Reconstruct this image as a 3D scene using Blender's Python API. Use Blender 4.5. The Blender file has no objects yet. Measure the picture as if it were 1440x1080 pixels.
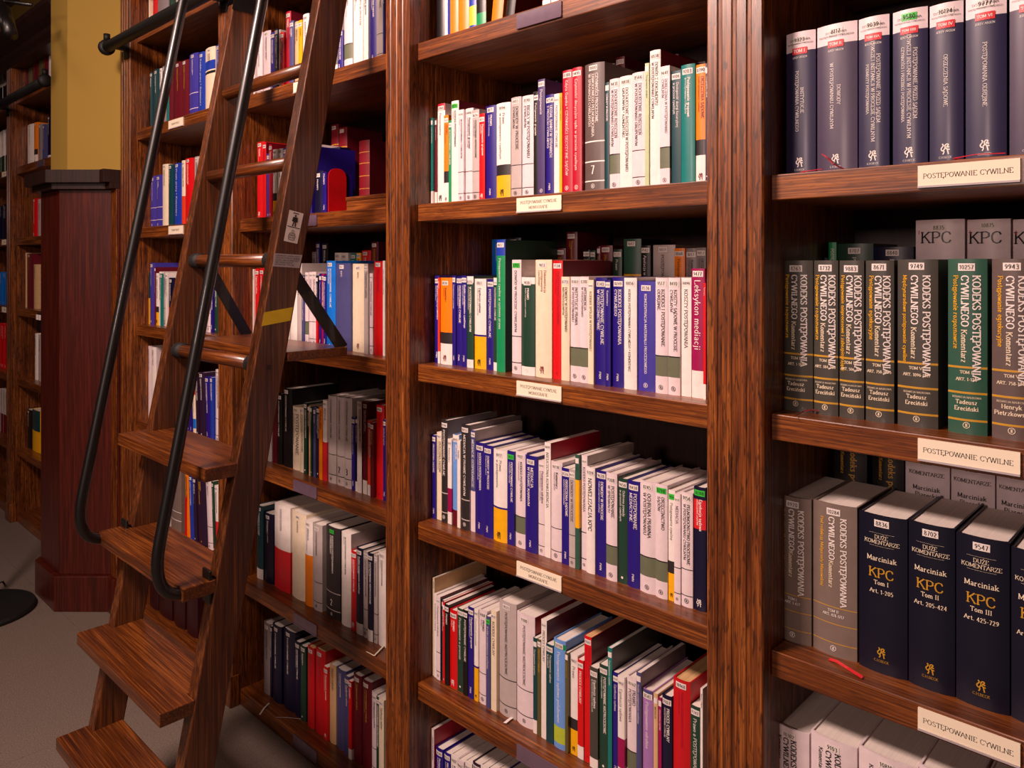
import bpy, math, random
from mathutils import Vector
random.seed(7)

# ------------------------------------------------------------------ camera, world, lights, exposure
SC = bpy.context.scene
CAMH = 1.40                      # eye height
CAMY = -1.179                    # distance to the shelf fronts (plane Y = 0)
FPX = 1088.0                     # focal length in pixels of the 1440 x 1080 frame
HOR = 371.0                      # image row of the horizon
YAW = math.atan2(1138.0, 1088.0)
SA, CA = math.sin(YAW), math.cos(YAW)
cam_d = bpy.data.cameras.new('camera')
cam = bpy.data.objects.new('camera', cam_d)
SC.collection.objects.link(cam)
cam.location = (0, CAMY, CAMH)
cam.rotation_euler = (math.pi / 2, 0, math.asin(CA))
cam_d.sensor_width = 36.0
cam_d.lens = FPX / 1440 * 36
cam_d.shift_y = -(540 - HOR) / 1440
cam_d.clip_start = 0.02
SC.camera = cam

world = bpy.data.worlds.new('world')
SC.world = world
world.use_nodes = True
world.node_tree.nodes['Background'].inputs[0].default_value = (1.0, 0.62, 0.5, 1)
world.node_tree.nodes['Background'].inputs[1].default_value = 0.002

def area(name, loc, target, sx, sy, power, col):
    d = bpy.data.lights.new(name, 'AREA')
    d.shape = 'RECTANGLE'; d.size = sx; d.size_y = sy
    d.energy = power; d.color = col
    o = bpy.data.objects.new(name, d)
    SC.collection.objects.link(o)
    o.location = loc
    o.rotation_euler = (Vector(target) - Vector(loc)).to_track_quat('-Z', 'Y').to_euler()
    return o
WARM = (1.0, 0.70, 0.61)
area('ceiling_lamp_bookcase', (-1.50, -1.75, 2.8), (-1.1, 0.1, 1.25), 0.6, 0.35, 95, WARM)
area('ceiling_lamp_entrance', (-2.9, -1.9, 2.95), (-2.9, 0, 1.2), 0.5, 0.35, 5, WARM)
area('ceiling_lamp_aisle', (-4.6, -1.5, 2.95), (-4.3, -0.3, 0.8), 0.6, 0.4, 1.8, WARM)
area('wall_lamp_opposite', (-0.6, -4.2, 2.1), (-1.0, 0, 1.2), 0.7, 0.4, 40, WARM)

SC.view_settings.view_transform = 'Standard'
SC.view_settings.look = 'None'
SC.view_settings.exposure = 0.0
SC.view_settings.gamma = 1.0
SC.view_settings.use_curve_mapping = False

# ------------------------------------------------------------------ photogrammetry helpers
def ray(px, py):
    u = (px - 720) / FPX
    return (-CA + u * SA, SA + u * CA, (HOR - py) / FPX)
def at_y(px, py, Y):
    r = ray(px, py); t = (Y - CAMY) / r[1]
    return (r[0] * t, Y, CAMH + r[2] * t)
def at_x(px, py, X):
    r = ray(px, py); t = X / r[0]
    return (X, CAMY + r[1] * t, CAMH + r[2] * t)
def at_z(px, py, Z):
    r = ray(px, py); t = (Z - CAMH) / r[2]
    return (r[0] * t, CAMY + r[1] * t, Z)

# ------------------------------------------------------------------ materials
def lin(h):
    c = [int(h[i:i + 2], 16) / 255 for i in (0, 2, 4)]
    return tuple(x / 12.92 if x <= 0.04045 else ((x + 0.055) / 1.055) ** 2.4 for x in c) + (1,)
MATS = {}
def nodes_of(name):
    m = bpy.data.materials.new(name); m.use_nodes = True
    nt = m.node_tree
    return m, nt, nt.nodes['Principled BSDF']
PAL = dict(W='f4ebe4', P='ead9dc', C='f0e0c2', G='bfb2ae', N='24127e', DN='0c0b30', B='1c3cae', BB='0a72d8',
           SL='4b4b7c', R='d60a14', CR='b80d2c', M='660a1e', MG='9c0a50', O='f28208', Y='f6b60c', YG='b6c83a',
           T='0c7a74', DT='0c4148', GR='0b9257', DG='1d4030', GG='6a7058', K='141113', CH='2d282a', BR='62534f',
           LB='6c9fe6', LL='a878b8', PG='bccb9c', TN='dcb482', OL='5c5530', RO='e2401c', DP='2c1634', GD='c8962a',
           KG='46433c', KN='15206a', RD='c8101c', BW='7d6d64', GX='8f8485', VB='4038a0', INK='141018', LR='d8202a',
           GRN='35c83c', RUB='7c1020', KV='2a2648', KV2='433750', DGG='2f5a48', NB='050720', PU='4c3c70', DM='2e0810')
def paint(key):
    if key in MATS: return MATS[key]
    m, nt, b = nodes_of('cover_' + key)
    n = nt.nodes.new('ShaderNodeTexNoise'); n.inputs['Scale'].default_value = 60; n.inputs['Detail'].default_value = 3
    tc = nt.nodes.new('ShaderNodeTexCoord'); nt.links.new(tc.outputs['Object'], n.inputs['Vector'])
    r = nt.nodes.new('ShaderNodeValToRGB')
    c = lin(PAL[key])
    r.color_ramp.elements[0].position = 0.3; r.color_ramp.elements[1].position = 0.7
    r.color_ramp.elements[0].color = tuple(x * 0.9 for x in c[:3]) + (1,)
    r.color_ramp.elements[1].color = c
    nt.links.new(n.outputs['Fac'], r.inputs['Fac']); nt.links.new(r.outputs['Color'], b.inputs['Base Color'])
    b.inputs['Roughness'].default_value = 0.42
    b.inputs['Coat Weight'].default_value = 0.15; b.inputs['Coat Roughness'].default_value = 0.2
    MATS[key] = m
    return m
def paper_mat(name, c1, c2):
    m, nt, b = nodes_of(name)
    tc = nt.nodes.new('ShaderNodeTexCoord')
    mp = nt.nodes.new('ShaderNodeMapping'); mp.inputs['Scale'].default_value = (900, 6, 6)
    n = nt.nodes.new('ShaderNodeTexNoise'); n.inputs['Scale'].default_value = 1.0; n.inputs['Detail'].default_value = 2
    r = nt.nodes.new('ShaderNodeValToRGB')
    r.color_ramp.elements[0].position = 0.3; r.color_ramp.elements[1].position = 0.65
    r.color_ramp.elements[0].color = lin(c1); r.color_ramp.elements[1].color = lin(c2)
    nt.links.new(tc.outputs['Object'], mp.inputs['Vector']); nt.links.new(mp.outputs['Vector'], n.inputs['Vector'])
    nt.links.new(n.outputs['Fac'], r.inputs['Fac']); nt.links.new(r.outputs['Color'], b.inputs['Base Color'])
    b.inputs['Roughness'].default_value = 0.75
    return m
PAPER = paper_mat('page_paper', 'e0d5cc', 'eee4da')
PAPER_TAN = paper_mat('page_paper_tan', 'c79a66', 'e6bf8a')
def wood(name, axis, dark, mid, light, rough=0.34, scale=1.0, coat=0.2, fine=150, fleck=0.0):
    """oak: streaks stretched along the grain axis, with a wandering figure"""
    m, nt, b = nodes_of(name)
    L = nt.links.new
    tc = nt.nodes.new('ShaderNodeTexCoord'); oi = nt.nodes.new('ShaderNodeObjectInfo')
    add = nt.nodes.new('ShaderNodeVectorMath'); add.operation = 'ADD'
    mul = nt.nodes.new('ShaderNodeVectorMath'); mul.operation = 'SCALE'; mul.inputs['Scale'].default_value = 7.0
    cmb = nt.nodes.new('ShaderNodeCombineXYZ')
    for i in range(3): L(oi.outputs['Random'], cmb.inputs[i])
    L(cmb.outputs[0], mul.inputs[0]); L(tc.outputs['Object'], add.inputs[0]); L(mul.outputs[0], add.inputs[1])
    def mapped(along, across):
        mp = nt.nodes.new('ShaderNodeMapping')
        s = [across * scale] * 3; s['XYZ'.index(axis)] = along * scale
        mp.inputs['Scale'].default_value = s
        L(add.outputs[0], mp.inputs['Vector']); return mp
    m1 = mapped(5, fine); n1 = nt.nodes.new('ShaderNodeTexNoise')
    n1.inputs['Scale'].default_value = 1.0; n1.inputs['Detail'].default_value = 6; n1.inputs['Roughness'].default_value = 0.65
    L(m1.outputs[0], n1.inputs['Vector'])
    m2 = mapped(2.4, 34); n2 = nt.nodes.new('ShaderNodeTexNoise')
    n2.inputs['Scale'].default_value = 1.0; n2.inputs['Detail'].default_value = 3; n2.inputs['Distortion'].default_value = 1.2
    L(m2.outputs[0], n2.inputs['Vector'])
    mx = nt.nodes.new('ShaderNodeMix'); mx.data_type = 'FLOAT'; mx.inputs['Factor'].default_value = 0.3
    L(n1.outputs['Fac'], mx.inputs['A']); L(n2.outputs['Fac'], mx.inputs['B'])
    r = nt.nodes.new('ShaderNodeValToRGB'); e = r.color_ramp.elements
    e[0].position = 0.33; e[0].color = lin(dark); e[1].position = 0.68; e[1].color = lin(light)
    k = e.new(0.5); k.color = lin(mid)
    L(mx.outputs['Result'], r.inputs['Fac'])
    if fleck:
        m3 = mapped(30, 210); n3 = nt.nodes.new('ShaderNodeTexNoise')
        n3.inputs['Scale'].default_value = 1.0; n3.inputs['Detail'].default_value = 2; n3.inputs['Distortion'].default_value = 0.6
        L(m3.outputs[0], n3.inputs['Vector'])
        r3 = nt.nodes.new('ShaderNodeMapRange'); r3.inputs['From Min'].default_value = 0.52; r3.inputs['From Max'].default_value = 0.66
        r3.inputs['To Min'].default_value = 0.0; r3.inputs['To Max'].default_value = fleck
        L(n3.outputs['Fac'], r3.inputs['Value'])
        mc = nt.nodes.new('ShaderNodeMix'); mc.data_type = 'RGBA'
        L(r3.outputs['Result'], mc.inputs['Factor']); L(r.outputs['Color'], mc.inputs['A']); mc.inputs['B'].default_value = lin(dark)
        L(mc.outputs['Result'], b.inputs['Base Color'])
    else: L(r.outputs['Color'], b.inputs['Base Color'])
    bp = nt.nodes.new('ShaderNodeBump'); bp.inputs['Strength'].default_value = 0.18; bp.inputs['Distance'].default_value = 0.002
    L(mx.outputs['Result'], bp.inputs['Height']); L(bp.outputs[0], b.inputs['Normal'])
    b.inputs['Roughness'].default_value = rough
    b.inputs['Coat Weight'].default_value = coat; b.inputs['Coat Roughness'].default_value = 0.18
    return m
WX = wood('oak_shelf_wood', 'X', '260f05', '6a340f', 'ac6424', rough=0.4, coat=0.3, fine=320, fleck=0.35)
WZ = wood('oak_upright_wood', 'Z', '240f05', '6a340f', 'b06828', rough=0.4, coat=0.3, fine=240, fleck=0.75)
WDARK = wood('dark_and_shaded_wood', 'Z', '140806', '26100a', '36180e', rough=0.5)  # dark wood; on back panels and cornices its darkness is painted-in shade
WLAD = wood('ladder_wood', 'Z', '1e0e07', '4e2810', '8a4e22', rough=0.42, fine=260)
WTREAD = wood('tread_wood', 'X', '220e05', '56290c', '96561e', rough=0.36, fine=330)
WRED = wood('red_pillar_wood', 'Z', '2a0a05', '48140b', '642314', rough=0.36)
def plain(name, hx, rough=0.5, metal=0.0, coat=0.0, nscale=40, var=0.85, bump=0.0):
    m, nt, b = nodes_of(name)
    tc = nt.nodes.new('ShaderNodeTexCoord')
    n = nt.nodes.new('ShaderNodeTexNoise'); n.inputs['Scale'].default_value = nscale; n.inputs['Detail'].default_value = 4
    nt.links.new(tc.outputs['Object'], n.inputs['Vector'])
    r = nt.nodes.new('ShaderNodeValToRGB'); c = lin(hx)
    r.color_ramp.elements[0].position = 0.3; r.color_ramp.elements[1].position = 0.7
    r.color_ramp.elements[0].color = tuple(x * var for x in c[:3]) + (1,); r.color_ramp.elements[1].color = c
    nt.links.new(n.outputs['Fac'], r.inputs['Fac']); nt.links.new(r.outputs['Color'], b.inputs['Base Color'])
    if bump:
        bp = nt.nodes.new('ShaderNodeBump'); bp.inputs['Strength'].default_value = bump; bp.inputs['Distance'].default_value = 0.004
        nt.links.new(n.outputs['Fac'], bp.inputs['Height']); nt.links.new(bp.outputs[0], b.inputs['Normal'])
    b.inputs['Roughness'].default_value = rough; b.inputs['Metallic'].default_value = metal; b.inputs['Coat Weight'].default_value = coat
    return m
BLACK = plain('black_painted_metal', '0b0909', 0.4, 0.0, 0.2)
RAILM = plain('black_iron', '0a0808', 0.6)
RUBBER = plain('black_rubber', '0a0909', 0.7)
YWALL = plain('ochre_plaster', 'a68634', 0.8, nscale=3, var=0.93)
CEIL = plain('ceiling_paint', '6e6050', 0.9, nscale=3)
DIMWALL = plain('dark_panelling', '3a2418', 0.6, nscale=3)
CARPET = plain('grey_brown_carpet', '85766a', 0.95, nscale=260, var=0.55, bump=0.5)
CARDS = plain('label_card', 'f3e6cc', 0.6, nscale=20, var=0.97)
HOLDER = plain('label_holder_plastic', '6a5666', 0.12, 0.0, 0.6)
INKM = plain('print_ink', '241c18', 0.7)
YTAPE = plain('yellow_tape', 'e6c20c', 0.45)
STICK = plain('sticker_paper', 'e9e0da', 0.55, nscale=30, var=0.95)
SILV = plain('grey_sticker', 'b8aeb0', 0.5)

# ------------------------------------------------------------------ mesh helpers
COL = SC.collection
def wloc(o):
    v = Vector((0, 0, 0))
    while o is not None:
        v = v + o.location; o = o.parent
    return v
def mesh(name, verts, faces, mats, parent=None, midx=None, smooth=False, world_coords=True):
    """one mesh object; verts in world space are shifted into the parent's frame"""
    if parent is not None and world_coords:
        w = wloc(parent); verts = [(v[0] - w.x, v[1] - w.y, v[2] - w.z) for v in verts]
    me = bpy.data.meshes.new(name)
    me.from_pydata([tuple(v) for v in verts], [], faces)
    for m in (mats if isinstance(mats, (list, tuple)) else [mats]): me.materials.append(m)
    if midx: me.polygons.foreach_set('material_index', midx)
    if smooth: me.polygons.foreach_set('use_smooth', [True] * len(me.polygons))
    me.update()
    o = bpy.data.objects.new(name, me)
    COL.objects.link(o)
    if parent is not None: o.parent = parent
    return o
def empty(name, loc, label=None, cat=None, group=None, kind=None, rot=None):
    o = bpy.data.objects.new(name, None); COL.objects.link(o)
    o.empty_display_size = 0.05
    o.location = loc
    if rot: o.rotation_euler = rot
    tag(o, label, cat, group, kind); return o
def tag(o, label=None, cat=None, group=None, kind=None):
    if label: o['label'] = label
    if cat: o['category'] = cat
    if group: o['group'] = group
    if kind: o['kind'] = kind
    return o
BOXF = [(0, 3, 2, 1), (4, 5, 6, 7), (0, 1, 5, 4), (1, 2, 6, 5), (2, 3, 7, 6), (3, 0, 4, 7)]
def box_v(x0, x1, y0, y1, z0, z1):
    return [(x0, y0, z0), (x1, y0, z0), (x1, y1, z0), (x0, y1, z0), (x0, y0, z1), (x1, y0, z1), (x1, y1, z1), (x0, y1, z1)]
def bevel(o, w=0.002, seg=2):
    b = o.modifiers.new('bevel', 'BEVEL'); b.width = w; b.segments = seg; b.limit_method = 'ANGLE'; return o
def box(name, x0, x1, y0, y1, z0, z1, mat, parent=None, bev=0.0):
    o = mesh(name, box_v(x0, x1, y0, y1, z0, z1), BOXF, mat, parent)
    if bev: bevel(o, bev)
    return o
def prism(name, poly, axis, a, b, mat, parent=None, bev=0.0, smooth=False):
    """extrude a polygon along an axis: 'z': (x,y) poly, 'x': (y,z) poly"""
    n = len(poly)
    f = (lambda p, t: (p[0], p[1], t)) if axis == 'z' else (lambda p, t: (t, p[0], p[1]))
    v = [f(p, a) for p in poly] + [f(p, b) for p in poly]
    fs = [tuple(range(n))[::-1], tuple(range(n, 2 * n))] + [(i, (i + 1) % n, n + (i + 1) % n, n + i) for i in range(n)]
    o = mesh(name, v, fs, mat, parent)
    if bev: bevel(o, bev)
    return o
def tube(name, pts, r, mat, parent=None, n=14, cap=True):
    pts = [Vector(p) for p in pts]; v = []; fs = []
    up = None
    for i, p in enumerate(pts):
        d = (pts[min(i + 1, len(pts) - 1)] - pts[max(i - 1, 0)]).normalized()
        if up is None: up = d.orthogonal().normalized()
        else: up = (up - d * up.dot(d)).normalized()
        w = d.cross(up); rr = r[i] if isinstance(r, (list, tuple)) else r
        for k in range(n):
            a = 2 * math.pi * k / n
            v.append(p + (up * math.cos(a) + w * math.sin(a)) * rr)
    for i in range(len(pts) - 1):
        for k in range(n):
            fs.append((i * n + k, i * n + (k + 1) % n, (i + 1) * n + (k + 1) % n, (i + 1) * n + k))
    if cap:
        fs.append(tuple(range(n))[::-1]); fs.append(tuple(range((len(pts) - 1) * n, len(pts) * n)))
    return mesh(name, v, fs, mat, parent, smooth=False if n < 8 else True)

# ------------------------------------------------------------------ lettering: a pen-stroke roman alphabet
GL = {
'A': (8, '0 0 4 10 8 0|1.6 3.6 6.4 3.6'), 'B': (7.4, '1 0 1 10|1 10 4 10 6 9 6 6.4 4 5.3 1 5.3|4 5.3 6.9 4.2 6.9 1.2 4.5 0 1 0'),
'C': (8, '7.2 7.6 6.2 9.5 4.2 10 1.8 8.8 .8 6.3 .8 3.7 1.8 1.2 4.2 0 6.2 .5 7.4 2.4'), 'D': (8.4, '1 0 1 10|1 10 4 10 6.7 8.6 7.6 5 6.7 1.4 4 0 1 0'),
'E': (7, '1 0 1 10|1 10 6 10 6 8.6|1 5.2 4.6 5.2|1 0 6.4 0 6.4 1.6'), 'F': (6.6, '1 0 1 10|1 10 6 10 6 8.6|1 5.2 4.6 5.2'),
'G': (8.6, '7.2 7.6 6.2 9.5 4.2 10 1.8 8.8 .8 6.3 .8 3.7 1.8 1.2 4.2 0 7.2 1 7.2 4.4 5 4.4'), 'H': (8.6, '1 0 1 10|7.4 0 7.4 10|1 5.2 7.4 5.2'),
'I': (3.6, '1.6 0 1.6 10'), 'J': (5, '3.6 10 3.6 1.6 2.4 0 .6 .4'), 'K': (8.2, '1 0 1 10|7 10 1 4.4|3 6.2 7.6 0'), 'L': (6.8, '1 0 1 10|1 0 6.2 0 6.2 1.8'),
'M': (10, '1 0 1 10 4.9 1.4 8.8 10 8.8 0'), 'N': (8.8, '1 0 1 10 7.6 0 7.6 10'), 'O': (9, '4.4 10 1.8 8.8 .8 6.3 .8 3.7 1.8 1.2 4.4 0 7 1.2 8 3.7 8 6.3 7 8.8 4.4 10'),
'P': (7, '1 0 1 10|1 10 4.2 10 6.4 8.8 6.4 6 4.2 4.7 1 4.7'), 'Q': (9, '4.4 10 1.8 8.8 .8 6.3 .8 3.7 1.8 1.2 4.4 0 7 1.2 8 3.7 8 6.3 7 8.8 4.4 10|5 2 8.4 -1.6'),
'R': (7.8, '1 0 1 10|1 10 4.2 10 6.2 8.8 6.2 6.3 4.2 5.1 1 5.1|3.8 5.1 7.4 0'), 'S': (6.8, '5.8 8 5 9.6 3.2 10 1.2 9 1 7.2 2.4 5.8 4.6 4.6 5.9 3.2 5.7 1.2 3.6 0 1.6 .4 .8 2.2'),
'T': (7.6, '3.8 0 3.8 10|.4 8.4 .4 10 7.2 10 7.2 8.4'), 'U': (8.6, '1 10 1 2.8 2.4 .4 4.4 0 6.4 .6 7.4 2.8 7.4 10'), 'V': (8, '0 10 4 0 8 10'),
'W': (11, '0 10 2.8 0 5.5 10 8.2 0 11 10'), 'X': (8, '.4 10 7.6 0|7.4 10 .4 0'), 'Y': (8, '0 10 4 5 4 0|4 5 8 10'), 'Z': (7.2, '.6 8.4 .6 10 6.4 10 .6 0 6.6 0 6.6 1.6'),
'a': (6, '1 5.6 2.6 6.6 4.4 5.8 4.6 0|4.6 3.8 1.6 3 .8 1.6 1.6 0 3.2 .2 4.6 1.8'), 'b': (6.4, '1 10 1 0|1 4.8 3.2 6.6 5.4 5 5.4 1.6 3.2 0 1 1.4'), 'c': (5.4, '4.8 5.4 3 6.6 1.2 5.2 .8 3.2 1.4 1 3 0 4.8 1'),
'd': (6.4, '5.2 10 5.2 0|5.2 4.8 3.2 6.6 1 5 1 1.6 3.2 0 5.2 1.6'), 'e': (5.6, '.9 3.6 4.8 3.6 4.4 5.8 2.9 6.6 1.2 5.4 .8 3.2 1.4 .8 3.2 0 4.8 1'), 'f': (4.4, '1.8 0 1.8 8.4 2.8 10 4.2 9.6|.4 6.4 3.6 6.4'),
'g': (6, '5 6.4 5 -2 3.4 -3.4 1.2 -2.8|5 5 3 6.6 1 5 1 2 3 .6 5 2'), 'h': (6.6, '1 10 1 0|1 4.6 3.4 6.6 5.2 5.4 5.2 0'), 'i': (3, '1.4 0 1.4 6.4|1.4 8.6 1.4 9.6'), 'j': (3.2, '1.8 6.4 1.8 -2 .4 -3.2|1.8 8.6 1.8 9.6'),
'k': (6, '1 10 1 0|5 6.4 1 2.6|2.4 3.9 5.4 0'), 'l': (3, '1.4 10 1.4 0'), 'm': (9.4, '1 6.4 1 0|1 4.8 3 6.6 4.6 5.4 4.6 0|4.6 4.8 6.6 6.6 8.2 5.4 8.2 0'), 'n': (6.6, '1 6.4 1 0|1 4.6 3.4 6.6 5.2 5.4 5.2 0'),
'o': (6.2, '3 6.6 1.2 5.2 .8 3.2 1.4 1 3 0 4.8 1 5.3 3.2 4.8 5.4 3 6.6'), 'p': (6.4, '1 6.4 1 -3.4|1 4.8 3.2 6.6 5.4 5 5.4 1.6 3.2 0 1 1.4'), 'r': (4.8, '1 6.4 1 0|1 4.4 2.8 6.4 4.4 6'), 's': (4.8, '4 5.4 2.4 6.6 .9 5.4 1.4 4 3.6 2.8 4.1 1.4 2.4 0 .7 1'),
't': (4.2, '1.8 9 1.8 1.2 2.8 0 4 .6|.4 6.4 3.6 6.4'), 'u': (6.6, '1 6.4 1 1.6 2.4 0 5 1.6|5 6.4 5 0'), 'w': (8.4, '.2 6.4 2.2 0 4.2 6 6.2 0 8.2 6.4'), 'y': (6, '.4 6.4 3 0|5.6 6.4 2.2 -2.6 .6 -3.2'), 'z': (5.2, '.6 6.4 4.6 6.4 .6 0 4.8 0'),
'0': (6.2, '3 10 1.2 8.2 .8 5 1.2 1.8 3 0 4.8 1.8 5.2 5 4.8 8.2 3 10'), '1': (4, '.6 8.2 2.2 10 2.2 0'), '2': (6, '.9 7.8 1.4 9.4 3 10 4.8 8.8 4.6 6.4 .8 0 5.2 0'), '3': (6, '.8 9 3 10 4.8 8.8 4.4 6.2 2.4 5.4|2.4 5.4 4.8 4.4 5 1.6 3 0 .7 1'),
'4': (6.2, '4.2 0 4.2 10 .6 2.8 5.6 2.8'), '5': (6, '4.8 10 1.4 10 1.2 5.8 3.2 6.2 5 4.6 4.8 1.6 3 0 .8 .8'), '6': (6, '4.6 9.4 2.6 8.4 1 5 1.2 1.6 3 0 4.8 1.4 5 4.2 3.2 5.8 1.2 4.4'), '7': (5.8, '.6 10 5 10 2.2 0'),
'8': (6, '3 5.4 1.2 7 1.4 9 3 10 4.6 9 4.8 7 3 5.4 .9 3.6 1 1.2 3 0 5 1.2 5.1 3.6 3 5.4'), '9': (6, '1.2 .6 3.4 1.6 5 5 4.8 8.4 3 10 1.2 8.6 1 6 2.8 4.2 4.8 5.6'),
'.': (2.6, '1 0 1 1'), '-': (4.2, '.6 3.6 3.6 3.6'), ',': (2.6, '1.2 1 .6 -1.4'), '_': (10, '-.6 0 10.6 0'), '*': (5, '2.4 5 2.4 9|.6 6 4.2 8|.6 8 4.2 6'), ' ': (3.4, ''),
}
ACC = {'Ę': ('E', '5 0 4.4 -2 6 -2.6'), 'Ą': ('A', '7.6 0 7 -2 8.6 -2.6'), 'Ż': ('Z', '3.4 11.6 3.4 12.8'), 'Ó': ('O', '3.8 11.4 5.6 13.4'), 'Ś': ('S', '3 11.4 4.8 13.4'), 'Ć': ('C', '3.6 11.4 5.4 13.4'), 'Ń': ('N', '3.6 11.4 5.4 13.4'), 'Ł': ('L', '-.4 3.6 3 6'),
       'ę': ('e', '3.6 0 3 -2 4.4 -2.6'), 'ą': ('a', '4.6 0 4 -2 5.4 -2.6'), 'ł': ('l', '0 4.4 2.8 6.2'), 'ó': ('o', '2.6 7.6 4 9.4'), 'ś': ('s', '2 7.6 3.4 9.4'), 'ć': ('c', '2.4 7.6 3.8 9.4'), 'ń': ('n', '2.6 7.6 4 9.4'), 'ż': ('z', '2.6 8 2.6 9')}
def _parse(s):
    return [[tuple(map(float, q)) for q in zip(p.split()[0::2], p.split()[1::2])] for p in s.split('|') if p]
for k, (w, s) in list(GL.items()): GL[k] = (w, _parse(s))
for k, (b, s) in ACC.items(): GL[k] = (GL[b][0], GL[b][1] + _parse(s))
def text_width(s, size): return sum(GL.get(c, GL['-'])[0] + 0.9 for c in s) * size / 10
def text_polys(s, size, serif=True, bold=1.0):
    """list of quads in (u, v), origin at the baseline start; cap height = size"""
    k = size / 10; q = []; cx = 0.0
    TH, TN_ = 0.78 * bold, 0.38 * bold
    for c in s:
        w, strokes = GL.get(c, GL['-'])
        for st in strokes:
            for (x0, y0), (x1, y1) in zip(st, st[1:]):
                dx, dy = x1 - x0, y1 - y0; L = math.hypot(dx, dy)
                if L < 1e-6: continue
                h = TN_ + (TH - TN_) * abs(dy) / L
                nx, ny = -dy / L * h, dx / L * h
                ex, ey = dx / L * h * 0.35, dy / L * h * 0.35
                q.append([((cx + x0 + nx - ex) * k, (y0 + ny - ey) * k), ((cx + x0 - nx - ex) * k, (y0 - ny - ey) * k),
                          ((cx + x1 - nx + ex) * k, (y1 - ny + ey) * k), ((cx + x1 + nx + ex) * k, (y1 + ny + ey) * k)])
            if serif:
                for (x, y), (xo, yo) in ((st[0], st[1]), (st[-1], st[-2])):
                    if y in (0.0, 10.0, 6.4) and abs(yo - y) > 3:
                        a = 1.5 if y != 6.4 else 1.1; t = 0.34 * bold
                        yc = y + (t if y == 0 else -t)
                        q.append([((cx + x - a) * k, (yc - t) * k), ((cx + x + a) * k, (yc - t) * k), ((cx + x + a) * k, (yc + t) * k), ((cx + x - a) * k, (yc + t) * k)])
        cx += w + 0.9
    return q
def place_text(lines, surf):
    """lines: (string, size, x, z, orient, bold, serif); surf(x) gives the depth of the face. Returns verts, faces in local x,y,z"""
    V = []; F = []
    for (s, size, x, z, ori, bold, serif) in lines:
        for quad in text_polys(s, size, serif, bold):
            b = len(V)
            for (u, v) in quad:
                px, pz = (x + u, z + v) if ori == 'h' else (x + v, z - u)
                V.append((px, surf(px), pz))
            F.append((b, b + 1, b + 2, b + 3) if ori == 'h' else (b, b + 1, b + 2, b + 3))
    return V, F
RING = [(math.cos(i * math.pi / 6), math.sin(i * math.pi / 6)) for i in range(13)]
BEAST = ['2 0 3 2 2.6 4 4 5.6 5.4 5 6 3 6.6 0', '4 5.6 3.6 8 5 9.4 6.6 9 6.2 7.6 5 7.2', '2.8 3 1 3.6 .4 5.4 1.4 6.6', '4.8 6.6 7.4 6.4', '5.6 4.6 7.6 4.2', '1.6 6.6 2.6 8.6 1.4 9.6']
def emblem_polys(kind, size):
    q = []
    st = [[(x * 5, y * 5 + 5) for x, y in RING], [(-1.8, 5), (1.8, 5)], [(0, 3.2), (0, 6.8)], [(-2, 7), (2, 7)], [(-2, 3), (2, 3)]] if kind == 'ring' else [[(x - 4, y) for x, y in p] for p in sum([_parse(b) for b in BEAST], [])]
    h = 0.5 if kind == 'ring' else 0.52
    for s in st:
        for (x0, y0), (x1, y1) in zip(s, s[1:]):
            dx, dy = x1 - x0, y1 - y0; L = math.hypot(dx, dy)
            if L < 1e-6: continue
            nx, ny = -dy / L * h, dx / L * h
            q.append([((x0 + nx) * size / 10, (y0 + ny) * size / 10), ((x0 - nx) * size / 10, (y0 - ny) * size / 10), ((x1 - nx) * size / 10, (y1 - ny) * size / 10), ((x1 + nx) * size / 10, (y1 + ny) * size / 10)])
    return q

# ------------------------------------------------------------------ the room
SHELF_Z = [0.05, 0.4015, 0.784, 1.161, 1.542, 1.926, 2.31]
TH = 0.041
DEPTH = 0.36
fl = tag(box('floor', -7.0, 2.2, -4.5, 0.45, -0.06, -0.005, CARPET), kind='structure')
tile_me = None
for i in range(9):
    for j in range(5):
        x0 = -5.52 + i * 0.5; y1 = -0.184 - (j - 1) * 0.5
        if tile_me is None:
            t = mesh('carpet_tile', box_v(0, 0.4992, -0.4992, 0, -0.005, 0), BOXF, CARPET); tile_me = t.data
            bevel(t, 0.0015, 1)
        else:
            t = bpy.data.objects.new('carpet_tile', tile_me); COL.objects.link(t)
        t.location = (x0, min(y1, 0.448), 0); t.parent = fl
tag(box('ceiling', -7.0, 2.2, -4.5, 0.45, 3.3, 3.36, CEIL), kind='structure')
tag(box('wall_back', -7.0, 2.2, 0.40, 0.45, 0, 3.3, YWALL), kind='structure')
tag(box('wall_front', -7.0, 2.2, -4.55, -4.5, 0, 3.3, DIMWALL), kind='structure')
tag(box('wall_left', -7.05, -7.0, -4.5, 0.45, 0, 3.3, DIMWALL), kind='structure')
tag(box('wall_right', 2.2, 2.25, -4.5, 0.45, 0, 3.3, DIMWALL), kind='structure')

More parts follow.
